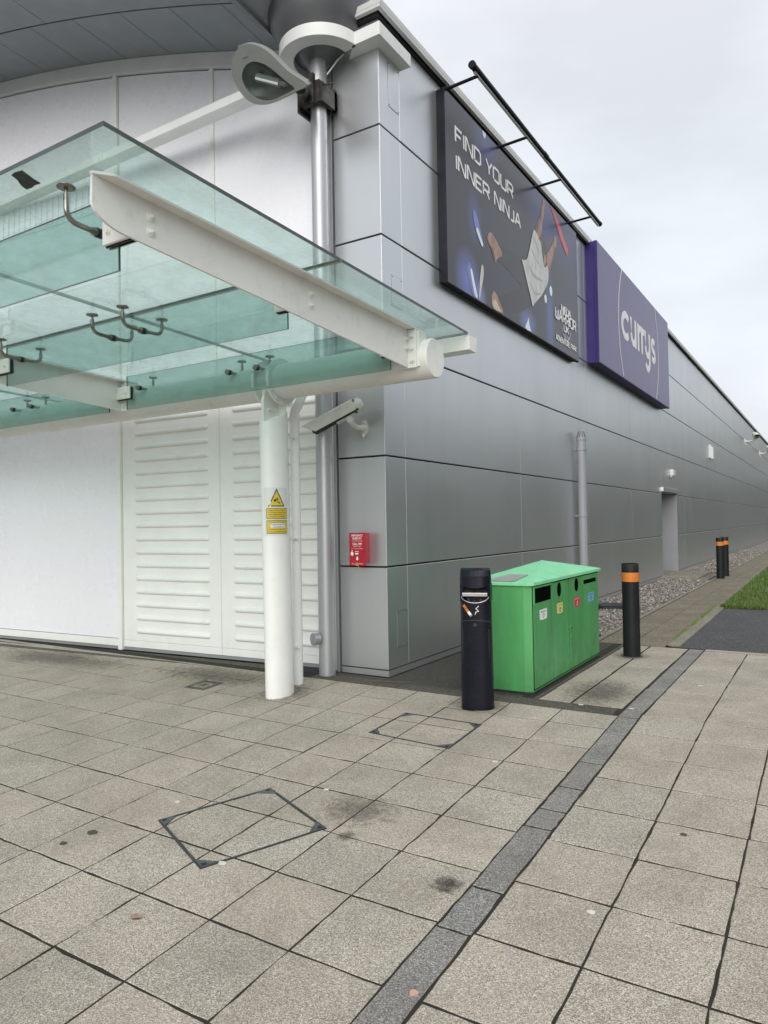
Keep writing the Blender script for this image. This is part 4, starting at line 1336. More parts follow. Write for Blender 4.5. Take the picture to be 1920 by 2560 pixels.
for i in range(len(loops) - 1):
    hs.add(loops_pts(i), [(j, (j + 1) % n_, n_ + (j + 1) % n_, n_ + j) for j in range(n_)], 0, i > 3)
hs.add(vs[-n_:], [tuple(range(n_))])
hs.build('housing', M_lampgrey, FL)
le = MB(); le.add([fp_(q, -.008) for q in Ls], [tuple(range(n_))]); le.build('lens', M_lens, FL)
rf_ = MB()
lp2 = [(Ls, -.013), (cen + (Ls - cen) * .8, -.06), (cen + (Ls - cen) * .4, -.085)]
vs = [fp_(q, d) for L_, d in lp2 for q in L_]
rf_.add(vs, [(i * n_ + j, i * n_ + (j + 1) % n_, (i + 1) * n_ + (j + 1) % n_, (i + 1) * n_ + j) for i in range(2) for j in range(n_)], 0, True)
rf_.add(vs[-n_:], [tuple(range(n_))])
rf_.build('reflector', paint('dull_reflector', (.24, .26, .25), .35, metal=.6, var=.1), FL)
bu = MB(); bu.tube([fp_((-.52, .21), -.042), fp_((-.31, .10), -.042)], .036, 18); bu.tube([fp_((-.31, .10), -.042), fp_((-.25, .07), -.042)], .02, 12)
bu.build('lamp_tube', M_frame, FL)
ct = MB(); c0, c1 = fp_((-.545, .50), .006), fp_((-.545, .42), .006)
ct.hexa([fp_((-.565, .38), .0), fp_((-.50, .38), .0), fp_((-.50, .38), .010), fp_((-.565, .38), .010), fp_((-.565, .475), .0), fp_((-.525, .48), .0), fp_((-.525, .48), .010), fp_((-.565, .475), .010)])
ct.build('catch', M_lampgrey, FL, bevel=.002)
bx = MB()
z0b, z1b = 5.17, 5.45
bx.box(COLX - .125, COLX + .10, COLY - .125, COLY - .08, z0b + .05, z1b - .03); bx.box(COLX - .125, COLX - .085, COLY - .08, COLY + .12, z0b + .05, z1b - .03)
bx.box(COLX + .085, COLX + .125, COLY - .115, COLY + .12, z0b + .05, z1b - .05); bx.box(COLX - .125, COLX + .125, COLY + .08, COLY + .12, z0b + .05, z1b - .03)
bx.box(COLX - .14, COLX - .115, COLY - .14, COLY + .12, z0b, z1b - .02); bx.box(COLX + .015, COLX + .055, COLY - .16, COLY - .12, z0b + .04, z1b + .03)
bx.tube([T0 + (.0, .0, .0) - E1 * .12 - E2 * .0 - NF * .03, np.array([COLX - .06, COLY - .1, 5.34])], [.05, .045], 12)
bx.tube([(COLX + .11, COLY - .1, 5.37), (COLX + .19, COLY - .09, 5.355), (COLX + .23, COLY - .08, 5.36)], .006, 8)
bx.build('clamp', M_rust, FL, bevel=.004)

# ------------------------------------------------------------------ wall signs
NS = thing('advert_sign', 'black framed poster sign reading FIND YOUR INNER NINJA on the silver side wall', 'sign', (XW, 8.8, 3.84))
nb_ = MB()
nb_.box(XW - .001, XW + .045, 6.56, 11.03, 3.85, 5.86); nb_.box(XW + .05, XW + .096, 6.548, 11.045, 3.835, 5.862); nb_.box(XW + .044, XW + .051, 6.57, 11.02, 3.86, 5.85)
nb_.build('case', M_signblack, NS, bevel=.004)
XF = XW + .0975
pf = MB(); pf.add([(XF, 6.562, 3.848), (XF, 11.03, 3.848), (XF, 11.03, 5.85), (XF, 6.562, 5.85)], [(0, 1, 2, 3)]); pf.build('poster', M_poster, NS)
NF_ = Face((XF, 0, 0), (0, 1, 0), (0, 0, 1))
def glyph(c):
    r = .14
    G = {
        'F': [[(0, 0), (0, 1), (.78, 1)], [(0, .52), (.66, .52)]],
        'I': [[(0, 0), (0, 1)]],
        'N': [[(0, 0), (0, 1), (.12, 1), (.78, 0), (.9, 0), (.9, 1)]],
        'D': [[(0, 0), (0, 1), (.62, 1), (.84, .84), (.84, .16), (.62, 0), (0, 0)]],
        'Y': [[(0, 1), (.42, .45), (.84, 1)], [(.42, .48), (.42, 0)]],
        'O': [[(.14, 0), (0, .14), (0, .86), (.14, 1), (.76, 1), (.9, .86), (.9, .14), (.76, 0), (.1, 0)]],
        'U': [[(0, 1), (0, .14), (.14, 0), (.72, 0), (.86, .14), (.86, 1)]],
        'R': [[(0, 0), (0, 1), (.68, 1), (.84, .88), (.84, .58), (.68, .46), (0, .46)], [(.46, .46), (.86, 0)]],
        'E': [[(.78, 0), (0, 0), (0, 1), (.78, 1)], [(0, .52), (.68, .52)]],
        'J': [[(.1, 0), (.46, 0), (.6, .14), (.6, 1)]],
        'A': [[(0, 0), (.36, 1), (.5, 1), (.9, 0)], [(.2, .34), (.74, .34)]],
        'W': [[(0, 1), (0, .14), (.14, 0), (.9, 0), (1.04, .14), (1.04, 1)], [(.52, 0), (.52, .8)]],
        'P': [[(0, 0), (0, 1), (.68, 1), (.84, .88), (.84, .56), (.68, .44), (0, .44)]],
        'V': [[(0, 1), (.4, 0), (.48, 0), (.88, 1)]],
        'T': [[(0, 1), (.84, 1)], [(.42, 1), (.42, 0)]],
        'K': [[(0, 0), (0, 1)], [(.8, 1), (.1, .5), (.82, 0)]],
        ' ': [],
    }
    wd = {'F': .78, 'I': 0, 'N': .9, 'D': .84, 'Y': .84, 'O': .9, 'U': .86, 'R': .86, 'E': .78, 'J': .6, 'A': .9, 'W': 1.04, 'P': .84, 'V': .88, 'T': .84, 'K': .82, ' ': .30}
    return G[c], wd[c]
def techline(mb, face, txt, x0, x1, y0, y1, w, d0, th, mi=0, slope=0.0):
    gap = .26
    tot = sum(glyph(c)[1] for c in txt) + gap * (len(txt) - 1)
    kx = (x1 - x0) / tot; ky = (y1 - y0)
    x = 0
    for c in txt:
        st_, wd = glyph(c)
        S_ = [[(x0 + (x + a) * kx, y0 + b2 * ky + slope * ((x + a) * kx)) for a, b2 in s_] for s_ in st_]
        face.strokes(mb, S_, w, d0, th, mi)
        x += wd + gap
cyx = 10.42
for t_, x0_, x1_, y0_, y1_, w_, d_ in (('FIND YOUR', 6.80, 8.40, 5.405, 5.555, .030, .001), ('INNER NINJA', 6.81, 8.64, 5.110, 5.255, .030, .001),
        ('NINJA', 10.20, 10.64, 4.43, 4.52, .022, .007), ('WARRIOR', 9.93, 10.88, 4.28, 4.42, .030, .007), ('UK', 10.31, 10.53, 4.165, 4.255, .022, .007), ('ADVENTURE PARK', 9.94, 10.89, 3.965, 4.035, .014, .007)):
    tx = MB()
    techline(tx, NF_, t_, x0_, x1_, y0_, y1_, w_, d_, .002)
    tx.build('lettering', M_wprint, NS)
em = MB()
NF_.strokes(em, [arc(cyx, 4.30, .215, .235, 40, 140, 14), arc(cyx, 4.28, .215, .235, 200, 340, 20)], .018, .0035, .0015)
for a in (-.11, -.04, .04, .11):
    NF_.strokes(em, [[(cyx + a, 4.12), (cyx + a * .9, 4.07)]], .018, .0035, .0015)
em.build('emblem', paint('printed_silver', (.45, .50, .54), .35, var=.2, scale=6), NS)
# printed figure: a person hanging by the hands in a white shirt
fg = MB()
def fpoly(pts, mi, d=.001, soft=True):
    if soft and len(pts) > 5: pts = [tuple(q) for q in spline_loop(pts, len(pts) * 5)]
    NF_.poly(fg, pts, d, .0003, mi)
# legs in dark trousers swung out to the left, knees and shins lit
fpoly([(9.02, 4.92), (8.80, 4.80), (8.55, 4.72), (8.25, 4.71), (8.00, 4.70), (7.86, 4.66), (7.80, 4.58), (7.86, 4.48), (8.05, 4.46), (8.35, 4.42), (8.62, 4.36), (8.40, 4.26), (8.15, 4.14), (7.96, 4.06), (7.84, 3.98), (7.92, 3.90), (8.10, 3.90), (8.40, 3.97), (8.72, 4.08), (8.98, 4.26), (9.12, 4.55)], 1)
fpoly([(7.585, 4.62), (7.62, 4.70), (7.70, 4.735), (7.80, 4.71), (7.90, 4.66), (7.99, 4.615), (8.01, 4.56), (7.93, 4.52), (7.85, 4.47), (7.80, 4.41), (7.75, 4.46), (7.70, 4.53)], 0, .0026)
fpoly([(7.60, 4.62), (7.66, 4.58), (7.74, 4.56), (7.80, 4.48), (7.80, 4.42), (7.75, 4.46), (7.70, 4.53)], 7, .0031)
fpoly([(7.67, 3.99), (7.74, 4.06), (7.83, 4.04), (7.92, 3.97), (8.00, 3.91), (8.0, 3.862), (7.86, 3.858), (7.73, 3.858), (7.68, 3.90)], 0, .0026)
fpoly([(7.70, 3.92), (7.78, 3.97), (7.88, 3.92), (7.96, 3.88), (7.90, 3.86), (7.75, 3.86)], 8, .0031)
# arms raised to the bar
fpoly([(9.17, 5.20), (9.20, 5.30), (9.27, 5.40), (9.35, 5.50), (9.41, 5.60), (9.45, 5.69), (9.50, 5.74), (9.51, 5.80), (9.555, 5.835), (9.60, 5.81), (9.60, 5.75), (9.57, 5.69), (9.54, 5.60), (9.49, 5.50), (9.46, 5.41), (9.43, 5.33), (9.38, 5.25), (9.28, 5.20)], 0, .0026)
fpoly([(9.19, 5.23), (9.24, 5.34), (9.34, 5.46), (9.41, 5.58), (9.44, 5.66), (9.46, 5.63), (9.42, 5.52), (9.36, 5.42), (9.29, 5.32), (9.25, 5.24)], 7, .0031)
fpoly([(9.60, 5.02), (9.66, 5.12), (9.75, 5.19), (9.83, 5.27), (9.90, 5.35), (9.96, 5.40), (9.98, 5.46), (10.04, 5.475), (10.07, 5.42), (10.05, 5.35), (10.01, 5.29), (9.96, 5.20), (9.90, 5.11), (9.83, 5.02), (9.76, 4.92), (9.69, 4.85), (9.63, 4.92)], 0, .0026)
fpoly([(9.70, 4.90), (9.78, 5.00), (9.86, 5.11), (9.94, 5.22), (9.99, 5.30), (10.02, 5.30), (9.95, 5.19), (9.87, 5.07), (9.79, 4.96), (9.72, 4.88)], 7, .0031)
# head from behind, hair and ear
fpoly([(9.36, 5.20), (9.38, 5.27), (9.45, 5.295), (9.53, 5.27), (9.60, 5.20), (9.635, 5.11), (9.615, 5.01), (9.56, 4.92), (9.50, 4.88), (9.45, 4.94), (9.41, 5.03), (9.37, 5.11)], 2, .0040)
fpoly([(9.52, 5.03), (9.56, 5.05), (9.60, 5.01), (9.58, 4.94), (9.53, 4.885), (9.49, 4.92)], 0, .0048)
# white shirt, folds
fpoly([(9.12, 5.255), (9.22, 5.245), (9.32, 5.20), (9.39, 5.15), (9.42, 5.05), (9.46, 4.94), (9.52, 4.87), (9.58, 4.90), (9.63, 4.93), (9.68, 4.85), (9.66, 4.74), (9.60, 4.64), (9.50, 4.55), (9.38, 4.45), (9.25, 4.36), (9.12, 4.28), (9.02, 4.205), (8.97, 4.27), (8.90, 4.38), (8.81, 4.50), (8.73, 4.62), (8.655, 4.715), (8.74, 4.73), (8.84, 4.78), (8.92, 4.90), (8.99, 5.03), (9.05, 5.15)], 3, .0054)
for q in ([(9.02, 4.98), (9.16, 4.90), (9.34, 4.84), (9.36, 4.82), (9.18, 4.86), (9.04, 4.92)], [(8.92, 4.72), (9.10, 4.66), (9.40, 4.66), (9.42, 4.64), (9.12, 4.61), (8.95, 4.66)], [(8.98, 4.50), (9.10, 4.42), (9.32, 4.46), (9.32, 4.44), (9.12, 4.38), (9.00, 4.44)], [(9.14, 5.16), (9.24, 5.08), (9.30, 4.98), (9.27, 4.98), (9.20, 5.06), (9.12, 5.12)]):
    fpoly(q, 9, .0058)
fpoly([(9.80, 5.845), (9.90, 5.83), (10.05, 5.80), (10.25, 5.68), (10.48, 5.52), (10.60, 5.47), (10.58, 5.37), (10.52, 5.34), (10.30, 5.46), (10.12, 5.62), (9.96, 5.74)], 4, .0026, False)
fpoly([(10.30, 5.46), (10.52, 5.34), (10.56, 5.36), (10.34, 5.50)], 10, .0031, False)
for (a, b2, r1, r2) in ((9.54, 4.44, .05, .06), (9.77, 4.61, .06, .07)):
    fpoly(arc(a, b2, r1, r2, 0, 345, 15), 5, .0026, False)
fpoly([(7.03, 4.12), (7.08, 4.20), (7.14, 4.14), (7.20, 4.02), (7.27, 3.90), (7.26, 3.86), (7.18, 3.858), (7.12, 3.92), (7.06, 4.02)], 6, .0016)
fpoly([(7.11, 4.13), (7.15, 4.14), (7.22, 4.0), (7.28, 3.88), (7.25, 3.86), (7.20, 3.90), (7.14, 4.03)], 5, .0026)
fpoly([(7.36, 4.12), (7.41, 4.27), (7.46, 4.25), (7.45, 4.14), (7.40, 4.02), (7.35, 3.88), (7.32, 3.88), (7.34, 4.00)], 3, .0026)
fpoly([(7.20, 4.80), (7.25, 4.83), (7.32, 4.77), (7.38, 4.68), (7.44, 4.58), (7.43, 4.50), (7.36, 4.54), (7.28, 4.62), (7.22, 4.70)], 6, .0026)
fpoly([(7.28, 4.62), (7.32, 4.66), (7.40, 4.58), (7.46, 4.52), (7.43, 4.485), (7.36, 4.54)], 5, .0040)
fpoly([(8.74, 3.856), (8.82, 3.96), (8.87, 4.02), (8.88, 3.95), (8.93, 3.88), (8.95, 3.856)], 5, .0026)
fpoly([(7.50, 5.848), (7.60, 5.848), (7.58, 5.79), (7.545, 5.77), (7.51, 5.80)], 5, .0026, False)
fg.build('poster_print', [M_skin, M_pdark, M_hair, M_shirt, M_predr, M_plight, M_pblue, paint('printed_skin_deep', (.16, .085, .06), .35, var=.2, scale=7), paint('printed_skin_pale', (.62, .45, .33), .35, var=.1, scale=7), paint('printed_fold', (.36, .36, .36), .35, var=.1), paint('printed_red_deep', (.36, .05, .06), .35, var=.1)], NS)
LB = thing('sign_light', 'black light bar on four arms above the poster sign', 'light', (XW + .1, 8.8, 5.85))
lb = MB()
XB_ = XW + .45
lb.tube([(XB_, 6.49, 5.925), (XB_, 8.6, 5.925)], .034, 16); lb.tube([(XB_, 8.6, 5.925), (XB_, 11.08, 5.935)], .032, 16); lb.tube([(XB_, 8.55, 5.925), (XB_, 8.66, 5.925)], .040, 16)
lb.tube([(XB_, 6.47, 5.925), (XB_, 6.50, 5.925)], .039, 16); lb.tube([(XB_, 11.07, 5.935), (XB_, 11.1, 5.935)], .038, 16)
lb.build('light_bar', M_signblack, LB)
le2 = MB(); le2.box(XB_ - .022, XB_ + .006, 6.55, 11.03, 5.884, 5.894); le2.build('diffuser', M_frame, LB)
for y in (6.62, 8.0, 9.24, 10.63):
    a = MB(); a.tube([(XW + .06, y, 5.872), (XB_, y, 5.885)], .017, 10); a.box(XW + .05, XW + .1, y - .025, y + .025, 5.863, 5.893); a.build('arm', M_signblack, LB)
CS = thing('shop_sign', 'purple box sign reading currys in white on the side wall', 'sign', (XW, 14.8, 3.97))
cs = MB()
cs.box(XW - .001, XW + .135, 11.83, 17.80, 3.975, 5.985); cs.box(XW + .139, XW + .197, 11.825, 17.81, 3.97, 5.99); cs.box(XW + .134, XW + .14, 11.85, 17.78, 3.99, 5.97)
cs.build('case', M_purple, CS, bevel=.005)
XC = XW + .199
cf = MB(); cf.add([(XC, 11.84, 3.985), (XC, 17.795, 3.985), (XC, 17.795, 5.975), (XC, 11.84, 5.975)], [(0, 1, 2, 3)]); cf.build('sign_face', M_curface, CS)
CF = Face((XC, 0, 0), (0, 1, 0), (0, 0, 1))
cl_ = MB()
SW = .135
zb0, zx = 4.715, 5.262     # baseline and x-height
b0, x0h = zb0 + SW / 2, zx - SW / 2
mid = (b0 + x0h) / 2; rr = (x0h - b0) / 2
def letter(*sts):
    m_ = MB()
    for k_ in sts: CF.strokes(m_, [k_], SW, .001, .002)
    m_.build('letter', M_wprint, CS)
letter(arc(13.69, mid, rr + .06, rr, 42, 318, 30))
letter([(14.11, zx), (14.11, mid - .04)] + arc(14.29, b0 + .19, .18, .19, 180, 360, 18) + [(14.47, b0 + .25), (14.47, zx)], [(14.47, zb0), (14.47, b0 + .25)])
for xr in (14.70, 15.01):
    letter([(xr, zb0), (xr, zx)], arc(xr + .17, x0h - .15, .17, .15, 175, 70, 10))
letter([(15.34, zx), (15.34, mid - .04)] + arc(15.53, b0 + .19, .19, .19, 180, 360, 18) + [(15.72, b0 + .25), (15.72, zx)], [(15.72, b0 + .3), (15.72, b0 - .10)] + arc(15.53, b0 - .10, .19, .18, 0, -150, 16)[1:])
letter(arc(16.09, mid + rr / 2, .15, rr / 2, 35, 262, 16) + arc(16.09, mid - rr / 2, .16, rr / 2, 82, -145, 16))
for a0_, a1_ in ((145, 214), (-34.6, 34.6)):
    ca = MB(); CF.strokes(ca, [arc(14.88, 4.98, 1.73, 1.74, a0_, a1_, 40)], .032, .001, .002); ca.build('ring_line', M_wprint, CS)
# small things on the side wall
vp = thing('vent_pipe', 'grey vent pipe with slotted cap standing against the silver wall', 'pipe', (XW + .09, 11.04, 0))
v = MB(); PX_, PY_ = XW + .10, 11.06
v.tube([(PX_, PY_, 0), (PX_, PY_, 2.62)], .068, 20)
for z in (1.44, 2.47): v.tube([(PX_, PY_, z - .012), (PX_, PY_, z + .03)], .074, 20)
v.build('pipe', M_pipe, vp)
v = MB()
v.lathe([(.068, 2.60), (.074, 2.62), (.074, 2.66), (.045, 2.77), (.0, 2.775)], (PX_, PY_, 0), 20)
for k in range(12):
    a = k * PI / 6
    ca_, sa_ = math.cos(a), math.sin(a)
    v.add([(PX_ + .0745 * ca_ - .006 * sa_, PY_ + .0745 * sa_ + .006 * ca_, 2.665), (PX_ + .0745 * ca_ + .006 * sa_, PY_ + .0745 * sa_ - .006 * ca_, 2.665), (PX_ + .050 * ca_ + .005 * sa_, PY_ + .050 * sa_ - .005 * ca_, 2.757), (PX_ + .050 * ca_ - .005 * sa_, PY_ + .050 * sa_ + .005 * ca_, 2.757)], [(0, 1, 2, 3)], 1)
v.build('cap', [M_pipe, M_black], vp)
for z in (1.45, 2.48):
    v = MB(); v.box(XW - .001, PX_ - .05, PY_ - .02, PY_ + .02, z - .012, z + .012); v.tube([(PX_, PY_ , z - .014), (PX_, PY_, z + .014)], .078, 20); v.build('pipe_clip', M_pipe, vp)
lt = thing('door_light', 'small white light box on the wall above the side door', 'light', (XW, 18.81, 2.45))
v = MB(); v.box(XW - .001, XW + .09, 18.68, 18.98, 2.44, 2.60); v.build('housing', M_plastic_white, lt, bevel=.02)
v = MB(); v.box(XW + .02, XW + .05, 18.70, 18.96, 2.405, 2.44); v.build('diffuser', M_signwhite, lt, bevel=.006)
sn = thing('alarm_sounder', 'tall white alarm box high on the far side wall', 'alarm', (XW, 25.75, 3.4))
v = MB(); v.prism([(XW, 25.55, 3.36), (XW, 25.95, 3.36), (XW, 25.95, 3.80), (XW, 25.55, 3.80)], (.05, 0, 0)); v.build('back_box', M_plastic_white, sn, bevel=.02)
v = MB(); v.prism([(XW + .05, 25.60, 3.33), (XW + .05, 25.90, 3.33), (XW + .05, 25.90, 3.72), (XW + .05, 25.60, 3.72)], (.06, 0, 0)); v.build('cover', M_plastic_white, sn, bevel=.025)
# emergency kit box
EK = thing('emergency_kit_box', 'red emergency bleed kit box fixed to the silver corner pier', 'box', (-3.64, YP, 1.0))
v = MB(); v.box(-3.705, -3.565, YP - .105, YP + .001, 1.028, 1.294); v.build('box_body', M_red, EK, bevel=.004)
v = MB(); v.prism([(-3.71, YP - .118, 1.0), (-3.535, YP - .118, 1.0), (-3.535, YP - .118, 1.296), (-3.71, YP - .118, 1.296)], (0, .010, 0)); ekd = v.build('front_flap', M_red, EK, bevel=.003)
KF = Face((-3.71, YP - .1185, 1.0), (1, 0, 0), (0, 0, 1))
v = MB()
for t, y, h_, w in (('EMERGENCY', .263, .017, .125), ('BLEED KIT', .237, .017, .098), ('TO STOP BLOOD LOSS', .218, .008, .115), ('CALL 999', .184, .021, .10), ('REPORT INCIDENT', .168, .007, .08), ('TAKE BLEED KIT TO PATIENT', .150, .007, .125), ('PULL TO REMOVE', .012, .010, .12)):
    put_text(v, KF, t, .0875, y, h_, .0006, 'CENTER', w, bold=.0 if h_ < .015 else .0006)
st8 = [(.032 + (.020 if k % 2 == 0 else .013) * math.cos(k * PI / 8 + PI / 2), .107 + (.022 if k % 2 == 0 else .014) * math.sin(k * PI / 8 + PI / 2)) for k in range(16)]
KF.poly(v, st8, .0006, .0006); KF.poly(v, [(.026, .128), (.038, .128), (.036, .138), (.028, .138)], .0006, .0006)
KF.poly(v, [(.079, .082), (.095, .082), (.095, .064), (.103, .064), (.087, .046), (.071, .064), (.079, .064)], .0006, .0006)
KF.poly(v, [(.066, .101), (.100, .101), (.100, .113), (.066, .113)], .0006, .0006)
for y in (.128, .122): KF.poly(v, [(.066, y), (.102, y), (.102, y + .003), (.066, y + .003)], .0006, .0006)
v.build('box_print', M_wprint, ekd)
v = MB(); v.add([(-3.530, YP - .105 + .0, 1.270), (-3.5299, YP - .085, 1.270), (-3.5299, YP - .085, 1.288), (-3.530, YP - .105, 1.288)], [(0, 1, 2, 3)])
v2 = MB(); v2.tube([(-3.615, YP - .121, 1.03), (-3.62, YP - .124, 1.018), (-3.628, YP - .124, 1.01), (-3.615, YP - .124, 1.004), (-3.605, YP - .124, .99), (-3.585, YP - .11, .96), (-3.555, YP - .07, .915), (-3.545, YP - .03, .885)], .0016, 6)
v2.build('pull_cord', paint('pale_cord', (.5, .45, .25), .7, var=.2, scale=40), EK)
v = MB(); v.box(-3.634, -3.612, YP - .128, YP - .119, 1.0, 1.022); v.build('seal_tag', paint('orange_tag', (.5, .3, .05), .5, var=.2), EK)

# ------------------------------------------------------------------ recycling bin
RB = thing('recycling_bin', 'green double recycling bin with pyramid lid beside the silver wall', 'bin', (-2.29, 6.36, 0))
bx0, bx1, by0, by1, bh = -2.545, -2.035, 5.415, 7.33, .862
v = MB()
pl = [(bx0, by0 + .05), (bx0 + .05, by0), (bx1 - .062, by0), (bx1, by0 + .028), (bx1, by1 - .028), (bx1 - .062, by1), (bx0 + .05, by1), (bx0, by1 - .05)]
v.prism([(a, b2, .018) for a, b2 in pl], (0, 0, bh - .018))
v.build('body', M_green, RB, bevel=.004)
v = MB(); v.prism([(a * .985 + (-2.29) * .015, b2 * .985 + 6.36 * .015, -.002) for a, b2 in pl], (0, 0, .021)); v.build('plinth', M_rubber, RB)
v = MB()
lx0, lx1, ly0, ly1 = bx0 - .02, bx1 + .022, by0 - .02, by1 + .02
ap = (-2.285, 6.38, 1.012)
e4_ = [(lx0, ly0), (lx1 - .05, ly0), (lx1, ly0 + .03), (lx1, ly1), (lx0, ly1)]
lo = [(a, b2, bh - .004) for a, b2 in e4_]; hi = [(a, b2, bh + .024) for a, b2 in e4_]
n_ = len(e4_)
v.add(lo + hi + [ap], [tuple(range(n_))[::-1]] + [(i, (i + 1) % n_, (i + 1) % n_ + n_, i + n_) for i in range(n_)] + [(i + n_, (i + 1) % n_ + n_, 2 * n_) for i in range(n_)])
lid = v.build('lid', M_lid, RB, bevel=.004)
v = MB()
def lidp(x, f):  # point on the near slope, f from eave to apex
    return np.array([x + (ap[0] - x) * f, ly0 + (ap[1] - ly0) * f, bh + .0245 + (ap[2] - bh - .0245) * f])
q = [lidp(-2.42, .02), lidp(-2.17, .02), lidp(-2.10, .30), lidp(-2.34, .30)]
v.prism([p + np.array([0, -.001, .003]) for p in q], (0, 0, .003)); v.build('lid_plate', M_paleplate, lid)
BF = Face((bx1, 0, 0), (0, 1, 0), (0, 0, 1))
v = MB(); BF.poly(v, [(5.440, .030), (7.300, .030), (7.300, bh - .008), (5.440, bh - .008)], .0002, .0009); v.build('door_shadow_gap', M_darkhole, RB)
for ya, yb in ((5.454, 6.338), (6.358, 7.290)):
    v = MB(); BF.poly(v, [(ya, .04), (yb, .04), (yb, bh - .016), (ya, bh - .016)], .0012, .0053)
    d = v.build('door', M_green, RB, bevel=.002)
    yl = yb - .03 if ya < 6 else ya + .03
    for z in (.40, .30):
        for dz in (-.016, .016):
            v = MB(); BF.poly(v, arc(yl, z + dz, .007, .007, 0, 330, 11), .0066, .006); v.build('stud', M_green, d)
    v = MB()
    BF.poly(v, [(yl - .012, .385), (yl + .012, .385), (yl + .012, .425), (yl - .012, .425)], .0066, .004)
    v.build('lock', M_green, d)
    v = MB(); BF.poly(v, arc(yl, .405, .0055, .011, 0, 330, 11), .0107, .001); v.build('key_slot', M_darkhole, d)
    v = MB()
    if ya < 6:
        BF.poly(v, [(5.455, .715), (5.86, .715), (5.86, .835), (5.455, .835)], .0068, .001); v.build('opening', M_darkhole, d); v = MB()
        BF.poly(v, arc(6.08, .776, .052, .062, 0, 352, 24), .0068, .001)
    else:
        BF.poly(v, arc(6.573, .778, .056, .062, 0, 352, 24), .0068, .001); v.build('opening', M_darkhole, d); v = MB()
        BF.poly(v, [(6.80, .764), (7.215, .764), (7.215, .802), (6.80, .802)], .0068, .001)
    v.build('opening', M_darkhole, d)
    if ya < 6:
        v = MB()
        for (a0, a1, b0_, b1_) in ((5.44, 5.875, .836, .85), (5.44, 5.453, .706, .836), (5.862, 5.875, .706, .836)):
            BF.poly(v, [(a0, b0_), (a1, b0_), (a1, b1_), (a0, b1_)], .0066, .012)
        v.add([(bx1 + .0068, 5.85, .72), (bx1 + .0068, 5.60, .72), (bx1 - .10, 5.85, .83)], [(0, 1, 2)])
        v.build('slot_hood', M_green, d, bevel=.002)
def label(y0, y1, z0, z1, m_, words):
    v = MB(); BF.poly(v, [(y0, z0 + .006), (y0 + .5 * (y1 - y0), z0), (y1, z0 + .006), (y1 + .004, z1), (y0 - .004, z1 - .002)], .0068, .0012)
    lo_ = v.build('label', m_, RB)
    v = MB(); put_text(v, BF, words, (y0 + y1) / 2, z1 - .026, .012, .0085, 'CENTER', (y1 - y0) * .8)
    c = ((y0 + y1) / 2, z0 + .035)
    for k in range(3):
        a = k * 120 + 90
        BF.strokes(v, [[(c[0] + .02 * math.cos(math.radians(a + 20)), c[1] + .02 * math.sin(math.radians(a + 20))), (c[0] + .02 * math.cos(math.radians(a + 100)), c[1] + .02 * math.sin(math.radians(a + 100)))]], .007, .0085, .0005)
    v.build('label_print', M_bprint if m_ is not M_lblR else M_wprint, lo_)
label(5.59, 5.755, .565, .652, M_wprint, 'GENERAL WASTE')
label(6.02, 6.165, .568, .660, M_lblY, 'CANS')
label(6.51, 6.66, .573, .668, M_lblR, 'PLASTIC')
label(6.94, 7.12, .577, .668, M_lblB, 'PAPER')

# ------------------------------------------------------------------ cigarette bin
CGX, CGY = -2.29, 4.94
CB = thing('cigarette_bin', 'tall black cigarette bin with steel stubber plate in front of the green bin', 'bin', (CGX, CGY, gz(CGY)))
# oval plan facing the camera
fa = math.atan2(-CGY, -CGX)                     # direction towards the viewer
fa = math.radians(-72)
fx, fy = math.cos(fa), math.sin(fa)             # facing
rx_, ry_ = -fy, fx                               # its right-hand side seen from the front
def cg(u, d, z): return np.array([CGX + rx_ * u + fx * d, CGY + ry_ * u + fy * d, z])
def plan(hw, dep, n=36, p=2.6):
    o = []
    for t in np.linspace(0, 2 * PI, n, endpoint=False):
        c, s = math.cos(t), math.sin(t)
        o.append((hw * math.copysign(abs(c) ** (2 / p), c), dep * math.copysign(abs(s) ** (2 / p), s)))
    return o
g0 = gz(CGY) - .005
v = MB()
lv = [(-.02 + 0, .122, .085), (.0, .124, .087), (.03, .122, .085), (.5, .118, .080), (.66, .116, .079), (.80, .116, .079)]
R_ = []
for z, hw, dp_ in lv:
    R_.append([cg(u, d, g0 + z + (.0)) for u, d in plan(hw, dp_)])
n_ = 36
vs = [q for r_ in R_ for q in r_]
v.add(vs, [(i * n_ + j, i * n_ + (j + 1) % n_, (i + 1) * n_ + (j + 1) % n_, (i + 1) * n_ + j) for i in range(len(lv) - 1) for j in range(n_)], 0, True)
v.add(R_[0], [tuple(range(n_))[::-1]]); v.add(R_[-1], [tuple(range(n_))])
def front_d0(u): return .082 * max(0, 1 - (abs(u) / .118) ** 2.6) ** (1 / 2.6)
